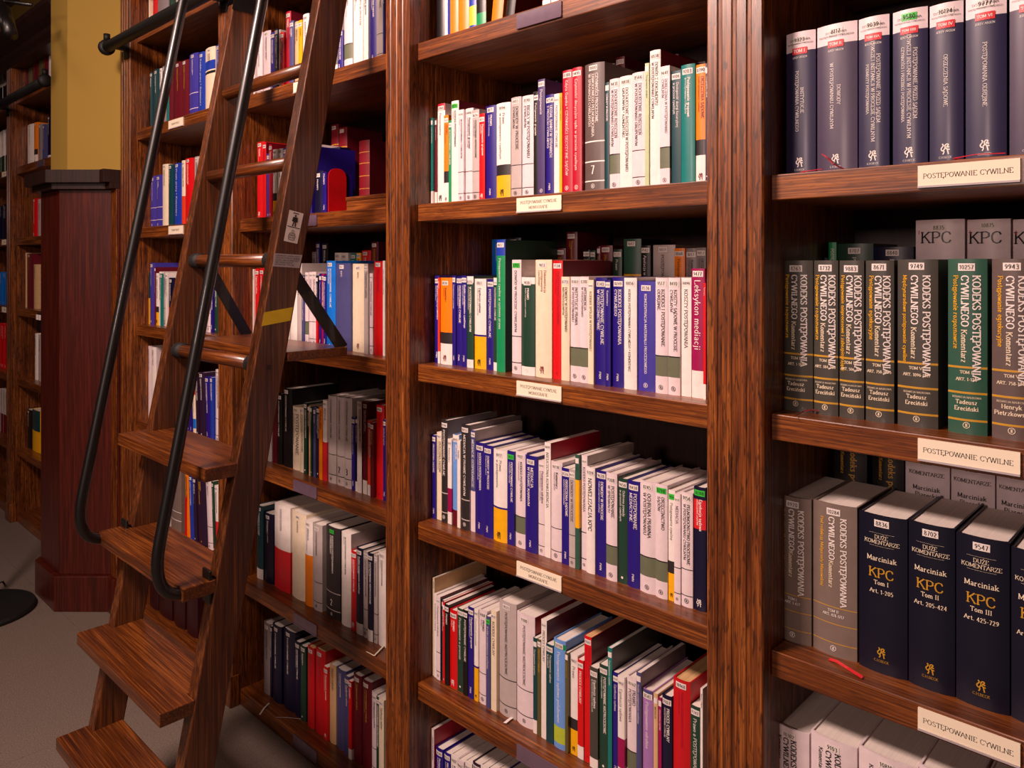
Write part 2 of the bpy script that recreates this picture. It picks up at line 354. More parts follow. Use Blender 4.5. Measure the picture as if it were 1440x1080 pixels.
# ------------------------------------------------------------------ bookcases
def pilaster_poly(xa, xb):
    w = xb - xa; p = [(xb, 0.0), (xb, -0.024), (xb - 0.003, -0.027)]
    for c in (0.756, 0.5, 0.244):
        cx = xa + w * c; r = 0.05 * w
        for k in range(7):
            a = math.pi * k / 6
            p.append((cx + r * math.cos(a), -0.027 + r * 0.5 * math.sin(a)))
    p += [(xa + 0.003, -0.027), (xa, -0.024), (xa, 0.0)]
    return p[::-1]
def pilaster(root, xa, xb):
    prism('pilaster', pilaster_poly(xa, xb), 'z', 0.10, 2.46, WZ, root)
    box('pilaster_base', xa - 0.002, xb + 0.002, -0.034, 0.0, 0.0, 0.10, WZ, root, 0.003)
    box('side_panel', xa, xb, 0.0005, 0.375, 0.0, 2.46, WZ, root)
def shelf_label(root, x, zt, lines=None):
    zc = zt - TH / 2
    if lines is None:
        o = box('shelf_label', x - 0.061, x + 0.061, -0.0032, -0.0002, zc - 0.0155, zc + 0.0155, HOLDER, root)
        box('label_lip', x - 0.061, x + 0.061, -0.0048, -0.0034, zc - 0.0155, zc - 0.0125, HOLDER, o)
        return
    o = box('shelf_label', x - 0.061, x + 0.061, -0.0032, -0.0002, zc - 0.0155, zc + 0.0155, CARDS, root)
    box('label_lip', x - 0.061, x + 0.061, -0.0048, -0.0034, zc - 0.0155, zc - 0.0128, SILV, o)
    n = len(lines); L = []
    for i, s in enumerate(lines):
        size = 0.0068 if n == 1 else 0.0060
        w = text_width(s, size); k = min(1.0, 0.108 / w); size *= k; w *= k
        zz = zc - size / 2 + (0.0005 if n == 1 else (0.0055 - i * 0.011))
        L.append((s, size, x - w / 2, zz, 'h', 0.62, True))
    V, F = place_text(L, lambda px: -0.0036)
    mesh('label_text', V, F, INKM, o)
def bookcase(x0, x1, pil, pil_right, label, zs=SHELF_Z):
    root = empty('bookcase', ((x0 + x1) / 2, 0.18, 0), label, 'bookcase', 'built-in bookcase bays along the wall')
    pilaster(root, *pil)
    if pil_right: pilaster(root, *pil_right)
    box('back_panel', x0, x1, DEPTH + 0.001, 0.385, 0.0, 2.46, WDARK, root)  # shade at the back of the shelves put into a darker wood colour
    for i, z in enumerate(zs):
        box('shelf', x0 + 0.0005, x1 - 0.0005, 0.0, DEPTH, 0.0 if i == 0 else z - TH, z, WX, root, 0.0018)
    xa = pil[0]; xb = pil_right[1] if pil_right else x1
    prof = [(-0.03, 2.46), (-0.035, 2.48), (-0.05, 2.50), (-0.055, 2.52), (-0.085, 2.545), (-0.11, 2.58), (-0.115, 2.60), (0.39, 2.60), (0.39, 2.461), (0.0, 2.461)]
    prism('cornice', prof, 'x', xa, xb - 0.0005, WDARK, root)  # cornice darkened by colour to stand for dim lighting up there
    return root
B_RIGHT = (-0.555, 0.0); B_MID = (-1.439, -0.655); B_LAD = (-2.323, -1.530); B_END = (-3.165, -2.418); B_FARB = (-4.85, -4.0); B_FARA = (-5.75, -4.945)
bc_r = bookcase(*B_RIGHT, (-0.655, -0.555), (0.0, 0.095), 'oak bookcase bay holding the thick sets of code commentaries')
bc_m = bookcase(*B_MID, (-1.530, -1.439), None, 'oak bookcase bay between fluted pilasters with shelf cards reading MONOGRAFIE')
bc_l = bookcase(*B_LAD, (-2.418, -2.323), None, 'oak bookcase bay directly behind the leaning ladder')
bc_e = bookcase(*B_END, (-3.265, -3.165), None, 'end bookcase bay between the ladder and the wood-clad pillar')
bc_fb = bookcase(*B_FARB, (-4.945, -4.85), (-4.0, -3.905), 'dim bookcase bay directly beyond the wood-clad pillar')
bc_fa = bookcase(*B_FARA, (-5.845, -5.75), None, 'dim far bookcase bay, second beyond the wood-clad pillar')
M2 = ['POSTĘPOWANIE CYWILNE', 'MONOGRAFIE']; M1 = ['POSTĘPOWANIE CYWILNE']
for z in (1.542, 1.161, 0.784): shelf_label(bc_m, -1.05, z, M2); shelf_label(bc_r, -0.277, z, M1)
for z in (1.926, 0.4015, 0.05): shelf_label(bc_m, -1.05, z)
for z in (0.784, 0.4015, 0.05, 1.542): shelf_label(bc_l, -1.935, z)
shelf_label(bc_l, -1.935, 1.926, ['PRAWO'])
for z in (1.926, 1.542): shelf_label(bc_e, -2.80, z, ['PRAWO PRACY'])
for z in (1.926, 1.161, 1.542): shelf_label(bc_fa, -5.08, z, ['PRAWO'])
shelf_label(bc_fb, -4.42, 1.926)

# ------------------------------------------------------------------ pillar
def pil_poly(o, right=-3.267, left=-3.903, back=0.37):
    def xr(y): return -3.332 + 0.686 * o + (y + 0.035 + 0.728 * o) * (0.157 / 0.148)
    ya, yb = -0.035 - o, -0.183 - o
    mid = -3.611
    R = [(right, back), (right, ya), (min(xr(ya), right - 0.001), ya), (xr(yb), yb)]
    Lq = [(2 * mid - R[3][0], yb), (max(2 * mid - R[2][0], left + 0.001), ya), (left, ya), (left, back)]
    return (R + Lq)[::-1]
pl = empty('pillar', (-3.6, 0.05, 0), 'octagonal pillar, red wood cladding below and ochre plaster above', 'pillar')
prism('wood_cladding', pil_poly(0.0), 'z', 0.142, 1.70, WRED, pl, 0.003)
prism('plinth', pil_poly(0.02), 'z', 0.0, 0.142, WRED, pl, 0.006)
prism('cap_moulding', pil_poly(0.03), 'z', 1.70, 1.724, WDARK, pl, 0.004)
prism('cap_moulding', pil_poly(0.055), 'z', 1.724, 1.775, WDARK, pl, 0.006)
prism('plaster_shaft', pil_poly(-0.035), 'z', 1.775, 3.3, YWALL, pl)
box('cover_strip', -3.328, -3.268, -0.0405, -0.0355, 0.143, 1.699, WZ, pl, 0.0015)
sw = empty('switch_box', (-3.80, -0.10, 1.1), 'small black wall box with two white buttons on the pillar', 'switch')
bevel(mesh('housing', [(-3.79 + 0.7 * a * 0.045 - b * 0.7 * 0.03, -0.125 - a * 0.7 * 0.045 * 0 - b * 0.03, 1.10 + c) for a in (-1, 1) for b in (0, 1.4) for c in (0, 0.085)],
           [(0, 1, 3, 2), (4, 6, 7, 5), (0, 4, 5, 1), (2, 3, 7, 6), (0, 2, 6, 4), (1, 5, 7, 3)], BLACK, sw), 0.006)
for k in (-1, 1):
    box('button', -3.822 + k * 0.018 - 0.011, -3.822 + k * 0.018 + 0.011, -0.170, -0.1665, 1.155, 1.178, STICK, sw, 0.001)

# ------------------------------------------------------------------ rails for the ladders
def rail(name, x0, x1, label):
    r = empty(name, ((x0 + x1) / 2, -0.09, 2.244), label, 'rail')
    tube('tube', [(x0, -0.09, 2.244), (x1, -0.09, 2.244)], 0.021, RAILM, r, 18)
    return r
def end_cap(r, x, s):
    tube('end_cap', [(x, -0.09, 2.244), (x + s * 0.006, -0.09, 2.244), (x + s * 0.022, -0.09, 2.244), (x + s * 0.03, -0.09, 2.244)], [0.021, 0.03, 0.03, 0.02], RAILM, r, 18)
    tube('stop_pin', [(x + s * 0.012, -0.09, 2.27), (x + s * 0.012, -0.09, 2.296)], 0.012, RAILM, r, 12)
def bracket(r, x):
    box('bracket', x - 0.015, x + 0.015, -0.075, -0.0275, 2.236, 2.252, RAILM, r, 0.002)
    box('wall_plate', x - 0.022, x + 0.022, -0.0335, -0.0272, 2.205, 2.285, RAILM, r, 0.002)
ra = rail('ladder_rail', -3.215, 0.13, 'black steel ladder rail running along the fluted oak bookcases')
end_cap(ra, -3.215, -1)
for x in (-3.19, -2.37, -1.485, -0.605, 0.05): bracket(ra, x)
rb = rail('ladder_rail', -5.82, -4.03, 'black steel ladder rail on the dim bookcase beyond the pillar')
end_cap(rb, -4.03, 1)
for x in (-4.05, -4.9, -5.8): bracket(rb, x)

# ------------------------------------------------------------------ ladder
XL0, XL1, XR0, XR1 = -2.107, -2.071, -1.638, -1.601
SL = 0.1944
def yf(z): return -0.15 - SL * (2.106 - z)
SD = 0.074
lad = empty('library_ladder', (-1.854, -0.5, 0), 'tall dark oak rolling library ladder with black handrails leaning on the rail', 'ladder')
for xa, xb in ((XL0, XL1), (XR0, XR1)):
    z0, z1 = 0.06, 2.135
    prism('stringer', [(yf(z0), z0), (yf(z0) + SD, z0), (yf(z1) + SD, z1), (yf(z1), z1)], 'x', xa, xb, WLAD, lad, 0.003)
    xm = (xa + xb) / 2
    # hook over the rail
    prism('hook_plate', [(yf(2.116) - 0.004, 2.116), (yf(2.14) - 0.004, 2.14), (-0.128, 2.17), (-0.128, 2.26), (-0.118, 2.285), (-0.09, 2.292), (-0.062, 2.28), (-0.052, 2.25), (-0.066, 2.25), (-0.072, 2.264), (-0.09, 2.272), (-0.108, 2.262), (-0.112, 2.24), (-0.108, 2.18), (yf(2.14) + SD + 0.003, 2.14), (yf(2.116) + SD + 0.003, 2.116)],
          'x', xa - 0.004, xa - 0.0005, BLACK, lad)
    prism('hook_plate', [(yf(2.116) - 0.004, 2.116), (yf(2.14) - 0.004, 2.14), (-0.128, 2.17), (-0.128, 2.26), (-0.118, 2.285), (-0.09, 2.292), (-0.062, 2.28), (-0.052, 2.25), (-0.066, 2.25), (-0.072, 2.264), (-0.09, 2.272), (-0.108, 2.262), (-0.112, 2.24), (-0.108, 2.18), (yf(2.14) + SD + 0.003, 2.14), (yf(2.116) + SD + 0.003, 2.116)],
          'x', xb + 0.0005, xb + 0.004, BLACK, lad)
    w = tube('wheel', [(xm - 0.013, yf(0) + 0.04, 0.04), (xm + 0.013, yf(0) + 0.04, 0.04)], 0.04, RUBBER, lad, 20)
for z in (0.245, 0.485, 0.725, 0.965):
    b = box('tread', XL0 + 0.001, XR1 - 0.001, yf(z) - 0.073, yf(z) - 0.0005, z - 0.029, z, WTREAD, lad)
    # the tread is one board notched round the stringers
    bpy.data.objects.remove(b)
    y0, y1, y2 = yf(z) - 0.073, yf(z) - 0.001, yf(z) + SD - 0.004
    poly = [(XL0 + 0.001, y0), (XR1 - 0.001, y0), (XR1 - 0.001, y1), (XR0 - 0.0005, y1), (XR0 - 0.0005, y2), (XL1 + 0.0005, y2), (XL1 + 0.0005, y1), (XL0 + 0.001, y1)]
    prism('tread', poly, 'z', z - 0.029, z, WTREAD, lad, 0.002)
for i, z in enumerate((1.170, 1.408, 1.640, 1.875)):
    yc = yf(z) + 0.030
    tube('rung', [(XL1 + 0.0005, yc, z), (XR0 - 0.0005, yc, z)], 0.0165, WTREAD, lad, 18)
    if i < 2:
        for xs, s in ((XL1, 1), (XR0, -1)):
            tube('rung_sleeve', [(xs + s * 0.0006, yc, z), (xs + s * 0.036, yc, z)], 0.0205, RUBBER, lad, 18)
# folding platform behind the stringers
zp = 1.197
prism('platform', [(XL0, yf(zp) + SD + 0.002), (XR1, yf(zp) + SD + 0.002), (XR1, -0.088), (XL0, -0.088)], 'z', zp - 0.022, zp, WTREAD, lad, 0.002)
for xs, s in ((XL1 + 0.004, 1), (XR0 - 0.006, -1)):
    x2 = XL0 + 0.012 if s == 1 else XR1 - 0.014
    A = Vector((xs, yf(1.395) + SD - 0.01, 1.395)); Bp = Vector((x2, -0.094, zp - 0.004))
    d = (Bp - A).normalized(); n = Vector((0, d.z, -d.y)).normalized() * 0.015
    V = [];
    for x in (0, 0.005):
        for p in (A - n, A + n, Bp + n, Bp - n): V.append(p + Vector((x, 0, 0)))
    mesh('brace', V, [(0, 1, 2, 3), (7, 6, 5, 4), (0, 4, 5, 1), (1, 5, 6, 2), (2, 6, 7, 3), (3, 7, 4, 0)], BLACK, lad)
# handrails
for xs in (-2.089, -1.620):
    off = 0.132
    pts = [(xs, yf(0.705) - 0.004, 0.705), (xs, yf(0.705) - 0.03, 0.706)]
    # bend: quarter arc from forward to up-along-stringer
    P0 = Vector((xs, yf(0.705) - 0.055, 0.708)); P1 = Vector((xs, yf(0.73) - off - 0.004, 0.712)); P2 = Vector((xs, yf(0.83) - off, 0.83))
    for k in range(11):
        t = k / 10; p = P0 * (1 - t) ** 2 + P1 * 2 * t * (1 - t) + P2 * t * t; pts.append(tuple(p))
    for z in (1.0, 1.3, 1.6, 1.9, 2.2): pts.append((xs, yf(z) - off, z))
    Q0 = Vector((xs, yf(2.2) - off, 2.2)); Q1 = Vector((xs, yf(2.27) - off, 2.275)); Q2 = Vector((xs, -0.13, 2.235))
    for k in range(1, 8):
        t = k / 7; pts.append(tuple(Q0 * (1 - t) ** 2 + Q1 * 2 * t * (1 - t) + Q2 * t * t))
    tube('handrail', pts, 0.0125, BLACK, lad, 16)
    bevel(box('handrail_bracket', xs - 0.017, xs + 0.017, yf(0.705) - 0.012, yf(0.705) - 0.006, 0.675, 0.745, BLACK, lad), 0.001, 1)
# stickers and tape on the outer cheek of the ladder
XF = XR1 + 0.0006
def cheek(name, corners, mat, parent):
    P = [at_x(x, y, XF) for x, y in corners]
    return mesh(name, P, [(0, 1, 2, 3)], mat, parent), P
def cheek_text(polys, P, mat, name, parent, par):
    """polys in the unit square mapped bilinearly onto the sticker corners (tl,tr,br,bl)"""
    V = []; F = []
    tl, tr, br, bl = [Vector(p) for p in P]
    for quad in polys:
        b = len(V)
        for u, v in quad:
            p = (tl * (1 - u) + tr * u) * (1 - v) + (bl * (1 - u) + br * u) * v
            V.append((XF + 0.0005, p.y, p.z))
        F.append(tuple(range(b, b + len(quad))))
    mesh(name, V, F, mat, parent)
s1, P = cheek('load_sticker', [(407, 295), (427, 300.4), (418, 343), (399, 338.6)], STICK, lad)
def blob(cx, cy, rx, ry, n=10): return [(cx + rx * math.cos(2 * math.pi * i / n), cy + ry * math.sin(2 * math.pi * i / n)) for i in range(n)]
ic = [blob(.5, .14, .07, .035), [(.42, .18), (.58, .18), (.60, .33), (.40, .33)], [(.34, .19), (.42, .18), (.40, .34), (.30, .33)], [(.58, .18), (.66, .19), (.70, .33), (.60, .34)],
      [(.41, .33), (.49, .33), (.44, .48), (.36, .48)], [(.51, .33), (.59, .33), (.64, .48), (.56, .48)], [(.05, .50), (.95, .50), (.95, .525), (.05, .525)], [(.30, .045), (.70, .045), (.70, .075), (.30, .075)]]
def ring_polys(cx, cy, rx, ry, th, n=12):
    o = blob(cx, cy, rx, ry, n); i_ = blob(cx, cy, rx * (1 - th), ry * (1 - th), n)
    return [[o[k], o[(k + 1) % n], i_[(k + 1) % n], i_[k]] for k in range(n)]
ic += ring_polys(.5, .64, .10, .045, .3)
wgt = [(.32, .70), (.68, .70), (.76, .80), (.70, .93), (.30, .93), (.24, .80)]
wi = [(.5 + (x - .5) * .84, .815 + (y - .815) * .84) for x, y in wgt]
ic += [[wgt[k], wgt[(k + 1) % 6], wi[(k + 1) % 6], wi[k]] for k in range(6)]
for (s, cy) in (('MAX', .795), ('150 KG', .875)):
    w_ = text_width(s, 0.12)
    ic += [[(.5 - w_ * 0.9 / 2 + u * 0.9, cy - v * 0.42) for u, v in q] for q in text_polys(s, 0.12, False, 1.3)]
cheek_text(ic, P, INKM, 'pictogram', s1, None)
s2, P = cheek('notice_sticker', [(386, 356), (425, 358.7), (421, 377), (383.5, 374.5)], SILV, lad)
tp = []
for k, s in enumerate(('ŁADOWNOŚĆ DRABINY 150 KG', 'PRZED WEJŚCIEM NA DRABINĘ', 'NALEŻY ZABLOKOWAĆ KOŁA', 'NIE PRZECIĄŻAĆ', 'SCHODZIĆ TYŁEM')):
    sz = 0.062; w_ = text_width(s, sz); f = min(1.0, 0.88 / w_)
    tp += [[(.06 + u * f, .20 + k * 0.17 - v * 1.7) for u, v in q] for q in text_polys(s, sz, False, 1.0)]
cheek_text(tp, P, INKM, 'notice_text', s2, None)
s3, P = cheek('yellow_tape', [(371.5, 439.2), (412, 431.8), (408.5, 450.8), (367.5, 458.8)], YTAPE, lad)
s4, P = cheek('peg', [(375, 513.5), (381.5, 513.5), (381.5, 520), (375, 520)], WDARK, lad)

# ------------------------------------------------------------------ lamp stand at the frame's edge
ls = empty('floor_lamp', (-3.675, -0.41, 0), 'black floor lamp with round flat base standing beside the wooden pillar', 'lamp')
def lathe(name, c, prof, mat, parent, n=40):
    V = []; F = []
    for (r, z) in prof:
        for k in range(n): V.append((c[0] + r * math.cos(2 * math.pi * k / n), c[1] + r * math.sin(2 * math.pi * k / n), z))
    for i in range(len(prof) - 1):
        for k in range(n): F.append((i * n + k, i * n + (k + 1) % n, (i + 1) * n + (k + 1) % n, (i + 1) * n + k))
    F.append(tuple(range(n))[::-1]); F.append(tuple(range((len(prof) - 1) * n, len(prof) * n)))
    return mesh(name, V, F, mat, parent)
bevel(lathe('base', (-3.675, -0.41), [(0.19, 0.0), (0.192, 0.012), (0.186, 0.022), (0.06, 0.028), (0.03, 0.03)], RUBBER, ls), 0.001, 1)
tube('pole', [(-3.675, -0.41, 0.028), (-3.675, -0.41, 2.50)], 0.012, BLACK, ls, 14)
tube('arm', [at_y(-22, -2, -0.41), at_y(46, 7, -0.30)], 0.0075, BLACK, ls, 10)
h0 = at_y(2, 4, -0.38); h1 = at_y(6, 14, -0.38); h2 = at_y(15, 50, -0.38)
tube('lamp_head', [h0, h1, h1, h2], [0.012, 0.014, 0.025, 0.025], BLACK, ls, 18)
tube('swivel', [at_y(-22, 6, -0.41), h0], 0.011, BLACK, ls, 10)
tube('foot_loop', [at_z(-6, 826, 0.028), at_z(-3, 820, 0.05), at_z(4, 818, 0.06), at_z(8, 824, 0.029)], 0.004, BLACK, ls, 8)

# ------------------------------------------------------------------ books
ST = {  # description, base colour, printed bands (from, to, colour), lettering colour, emblem
'w':   ('white book with black title', 'W', [], 'INK', None),
'wl':  ('white book with black rules', 'P', [(.095, .103, 'INK'), (.325, .333, 'INK')], 'INK', 'ring'),
'wg':  ('white book with grey-green band', 'P', [(.15, .32, 'GG'), (.32, .33, 'INK')], 'INK', 'ring'),
'gl':  ('pale grey book with black rules', 'G', [(.095, .103, 'INK'), (.325, .333, 'INK')], 'INK', 'ring'),
'n':   ('navy book with white title', 'N', [], 'W', 'pub'),
'vb':  ('violet-blue book with white title', 'VB', [], 'W', 'ring'),
'vr':  ('violet-blue book with ruled spine', 'VB', [(.14, .15, 'P'), (.38, .39, 'P')], 'W', 'ring'),
'dn':  ('dark navy book with white title', 'DN', [], 'W', None),
'dnw': ('dark navy book with white foot', 'DN', [(0, .13, 'W')], 'W', None),
'wy':  ('white book with yellow foot', 'W', [(0, .25, 'Y'), (.25, .36, 'CH')], 'INK', 'beast'),
'wyn': ('white book with broad yellow foot', 'W', [(0, .36, 'Y'), (.36, .38, 'N')], 'INK', 'beast'),
'ow':  ('orange book with black band', 'O', [(0, .24, 'W'), (.24, .37, 'CH')], 'RUB', 'beast'),
'oo':  ('white and orange book', 'W', [(0, .55, 'O'), (.55, .57, 'B')], 'INK', None),
'wo':  ('white book with orange lower half', 'W', [(0, .60, 'O')], 'INK', None),
'wr':  ('white book with red lower half', 'W', [(0, .48, 'LR')], 'INK', None),
'wro': ('cream book with orange-red lower half', 'C', [(0, .45, 'RO')], 'INK', None),
'wrt': ('white book with red top', 'W', [(.93, 1, 'CR')], 'INK', 'beast'),
'wm':  ('white and magenta book', 'W', [(.14, .42, 'MG')], 'INK', None),
't':   ('teal book with white title', 'T', [(0, .16, 'W')], 'W', None),
'tt':  ('teal book with pale lettering', 'T', [], 'W', None),
'dt':  ('dark teal book with white title', 'DT', [], 'W', None),
'r':   ('red book with white emblem', 'R', [], 'W', 'beast'),
'rw':  ('red book with white foot', 'R', [(0, .13, 'W')], 'W', None),
'rp':  ('plain red book', 'R', [], 'CR', 'dot'),
'rt':  ('red cloth book with tan pages', 'RD', [], 'CR', 'dot'),
'ro':  ('vermilion book with white foot', 'RO', [(0, .14, 'W')], 'W', None),
'cr':  ('crimson book with white title', 'CR', [], 'W', 'ring'),
'm':   ('maroon book with gilt title', 'M', [], 'GD', None),
'mw':  ('maroon book with white foot', 'M', [(0, .15, 'W')], 'W', None),
'mg':  ('magenta book with white title', 'MG', [], 'W', None),
'lex': ('magenta book titled Leksykon mediacji', 'MG', [(0, .21, 'W')], 'W', None),
'o':   ('orange book with dark title', 'O', [], 'INK', None),
'y':   ('yellow book with dark title', 'Y', [], 'INK', None),
'gr':  ('green book with white title', 'GR', [], 'W', None),
'grb': ('green book with blue top', 'GR', [(.88, 1, 'B')], 'W', None),
'dg':  ('dark green book with white title', 'DG', [], 'W', 'dot'),
'dgw': ('dark green book with white foot', 'DG', [(0, .09, 'W'), (.93, 1, 'W')], 'W', 'ring'),
'gyg': ('green book with yellow middle', 'DGG', [(.36, .78, 'Y')], 'DG', None),
'gg':  ('grey-green book with white foot', 'KG', [(0, .10, 'W')], 'W', None),
'k':   ('black book with white title', 'K', [], 'W', None),
'ch':  ('charcoal book with white rules', 'CH', [(.09, .10, 'G'), (.28, .29, 'G')], 'W', 'ring'),
'br':  ('grey-brown book with white rules', 'BR', [(.085, .094, 'W'), (.235, .245, 'W'), (.39, .40, 'W')], 'W', 'ring'),
'sl':  ('slate blue book with pale title', 'SL', [], 'P', None),
'slw': ('slate book with white lower half', 'SL', [(0, .40, 'P')], 'W', None),
'lb':  ('light blue book with green foot', 'LB', [(.05, .20, 'YG'), (.92, .97, 'GR')], 'W', None),
'lbm': ('light blue book with maroon foot', 'LB', [(0, .17, 'M'), (.93, 1, 'W')], 'W', None),
'bb':  ('bright blue book with white title', 'BB', [], 'W', 'dot'),
'b':   ('royal blue book with white title', 'B', [], 'W', None),
'byg': ('blue book with yellow-green band', 'B', [(.1, .3, 'YG')], 'W', None),
'br_': ('blue-grey book with white foot', 'DT', [(0, .14, 'W')], 'W', None),
'c':   ('cream book with dark title', 'C', [], 'INK', None),
'cx':  ('cream book with red lettering', 'C', [], 'RUB', 'beast'),
'cb':  ('cream book with blue panel', 'C', [(.60, .64, 'K'), (.66, .80, 'B')], 'INK', None),
'g':   ('pale grey book with dark title', 'G', [], 'INK', None),
'gx':  ('mid-grey book with dark title', 'GX', [], 'INK', None),
'll':  ('lilac book with white title', 'LL', [(.93, 1, 'SL')], 'W', None),
'pg':  ('pale green book with dark title', 'PG', [], 'INK', None),
'tn':  ('tan book with dark title', 'TN', [], 'INK', None),
'ol':  ('olive book with gilt title', 'OL', [], 'GD', None),
'dp':  ('dark purple book with white title', 'DP', [], 'W', 'dot'),
'dpy': ('dark purple book with yellow lettering', 'DP', [], 'Y', 'dot'),
'yt':  ('yellow and teal book', 'Y', [(.5, 1, 'DT')], 'INK', None),
'nr':  ('dark navy book with red panel', 'DN', [(.66, .90, 'LR')], 'W', 'beast'),
'nrd': ('navy book with red lower half', 'DN', [(0, .4, 'R')], 'W', None),
'gny': ('navy book with green top', 'DN', [(.72, .74, 'Y'), (.80, 1, 'DGG'), (.745, .80, 'DGG')], 'GD', None),
'kgr': ('black book with green foot', 'K', [(0, .2, 'GR')], 'W', None),
'wt':  ('white and turquoise book', 'C', [(.12, .3, 'BB'), (.75, 1, 'R')], 'INK', None),
'rk':  ('dark red book with gilt bands', 'RUB', [(.12, .13, 'GD'), (.35, .36, 'GD'), (.58, .59, 'GD'), (.78, .79, 'GD')], 'GD', None),
'wk':  ('white book with black lower half', 'W', [(0, .5, 'K')], 'INK', None),
'wgr': ('white book with green lower half', 'W', [(0, .42, 'DG')], 'INK', None),
'gm':  ('pale grey book with maroon foot', 'G', [(0, .45, 'M')], 'INK', None),
'bin': ('white ring binder with dotted spine', 'P', [], 'INK', None),
'gbn': ('grey ring binder', 'BW', [(.18, .19, 'W'), (.32, .33, 'W')], 'W', None),
'pu':  ('violet-grey book with white title', 'PU', [], 'W', 'ring'),
'dm':  ('dark maroon volume', 'DM', [], 'GD', None),
'dnb': ('navy book with blue panel', 'DN', [(.74, .88, 'BB')], 'W', None),
'sysA': ('navy volume with white top', 'KV', [(.865, 1, 'P')], 'W', 'beast'),
'sysB': ('grey-violet volume with white top', 'KV2', [(.865, 1, 'P')], 'W', 'beast'),
'kom': ('grey-green commentary with gold bands', 'KG', [(.075, .087, 'GD'), (.23, .242, 'GD'), (.375, .387, 'GD')], 'C', 'ring'),
'komg': ('deep green commentary with gold bands', 'DGG', [(.075, .087, 'GD'), (.23, .242, 'GD'), (.375, .387, 'GD')], 'C', 'ring'),
'komb': ('brown commentary with gold bands', 'BR', [(.075, .087, 'GD'), (.23, .242, 'GD'), (.375, .387, 'GD')], 'C', 'ring'),
'komp': ('taupe commentary with thin gold rules', 'BW', [(.085, .09, 'GD'), (.21, .215, 'GD'), (.32, .325, 'GD')], 'W', 'ring'),
'kpc': ('dark navy commentary titled KPC', 'NB', [], 'GD', 'beast'),
'kpb': ('pale volume titled KPC', 'P', [], 'INK', None),
'mpb': ('pale volume titled Marciniak Piasecki', 'P', [], 'INK', None),
'kod': ('white commentary titled Kodeks', 'P', [], 'INK', None),
}
POOL = ['POSTĘPOWANIE CYWILNE', 'Postępowanie cywilne', 'MEDIACJA', 'KODEKS POSTĘPOWANIA', 'Postępowanie grupowe', 'ORZECZENIA SĄDOWE', 'Kodeks postępowania cywilnego',
        'W POSTĘPOWANIU CYWILNYM', 'Komentarz', 'PRAWO', 'PROCES CYWILNY', 'Postępowanie odrębne', 'DOWODY W PROCESIE', 'Czynności procesowe', 'Egzekucja sądowa', 'POSTĘPOWANIE NIEPROCESOWE']
ORD = ['', 'first', 'second', 'third', 'fourth', 'fifth', 'sixth', 'seventh', 'eighth', 'ninth', 'tenth']
def ordn(n):
    if n < len(ORD): return ORD[n]
    return '%d%s' % (n, 'th' if 10 <= n % 100 <= 20 else {1: 'st', 2: 'nd', 3: 'rd'}.get(n % 10, 'th'))
SHELFN = ['lowest shelf', 'second shelf up', 'third shelf up', 'fourth shelf up', 'fifth shelf up', 'sixth shelf up', 'top shelf']
RNG = random.Random(11)
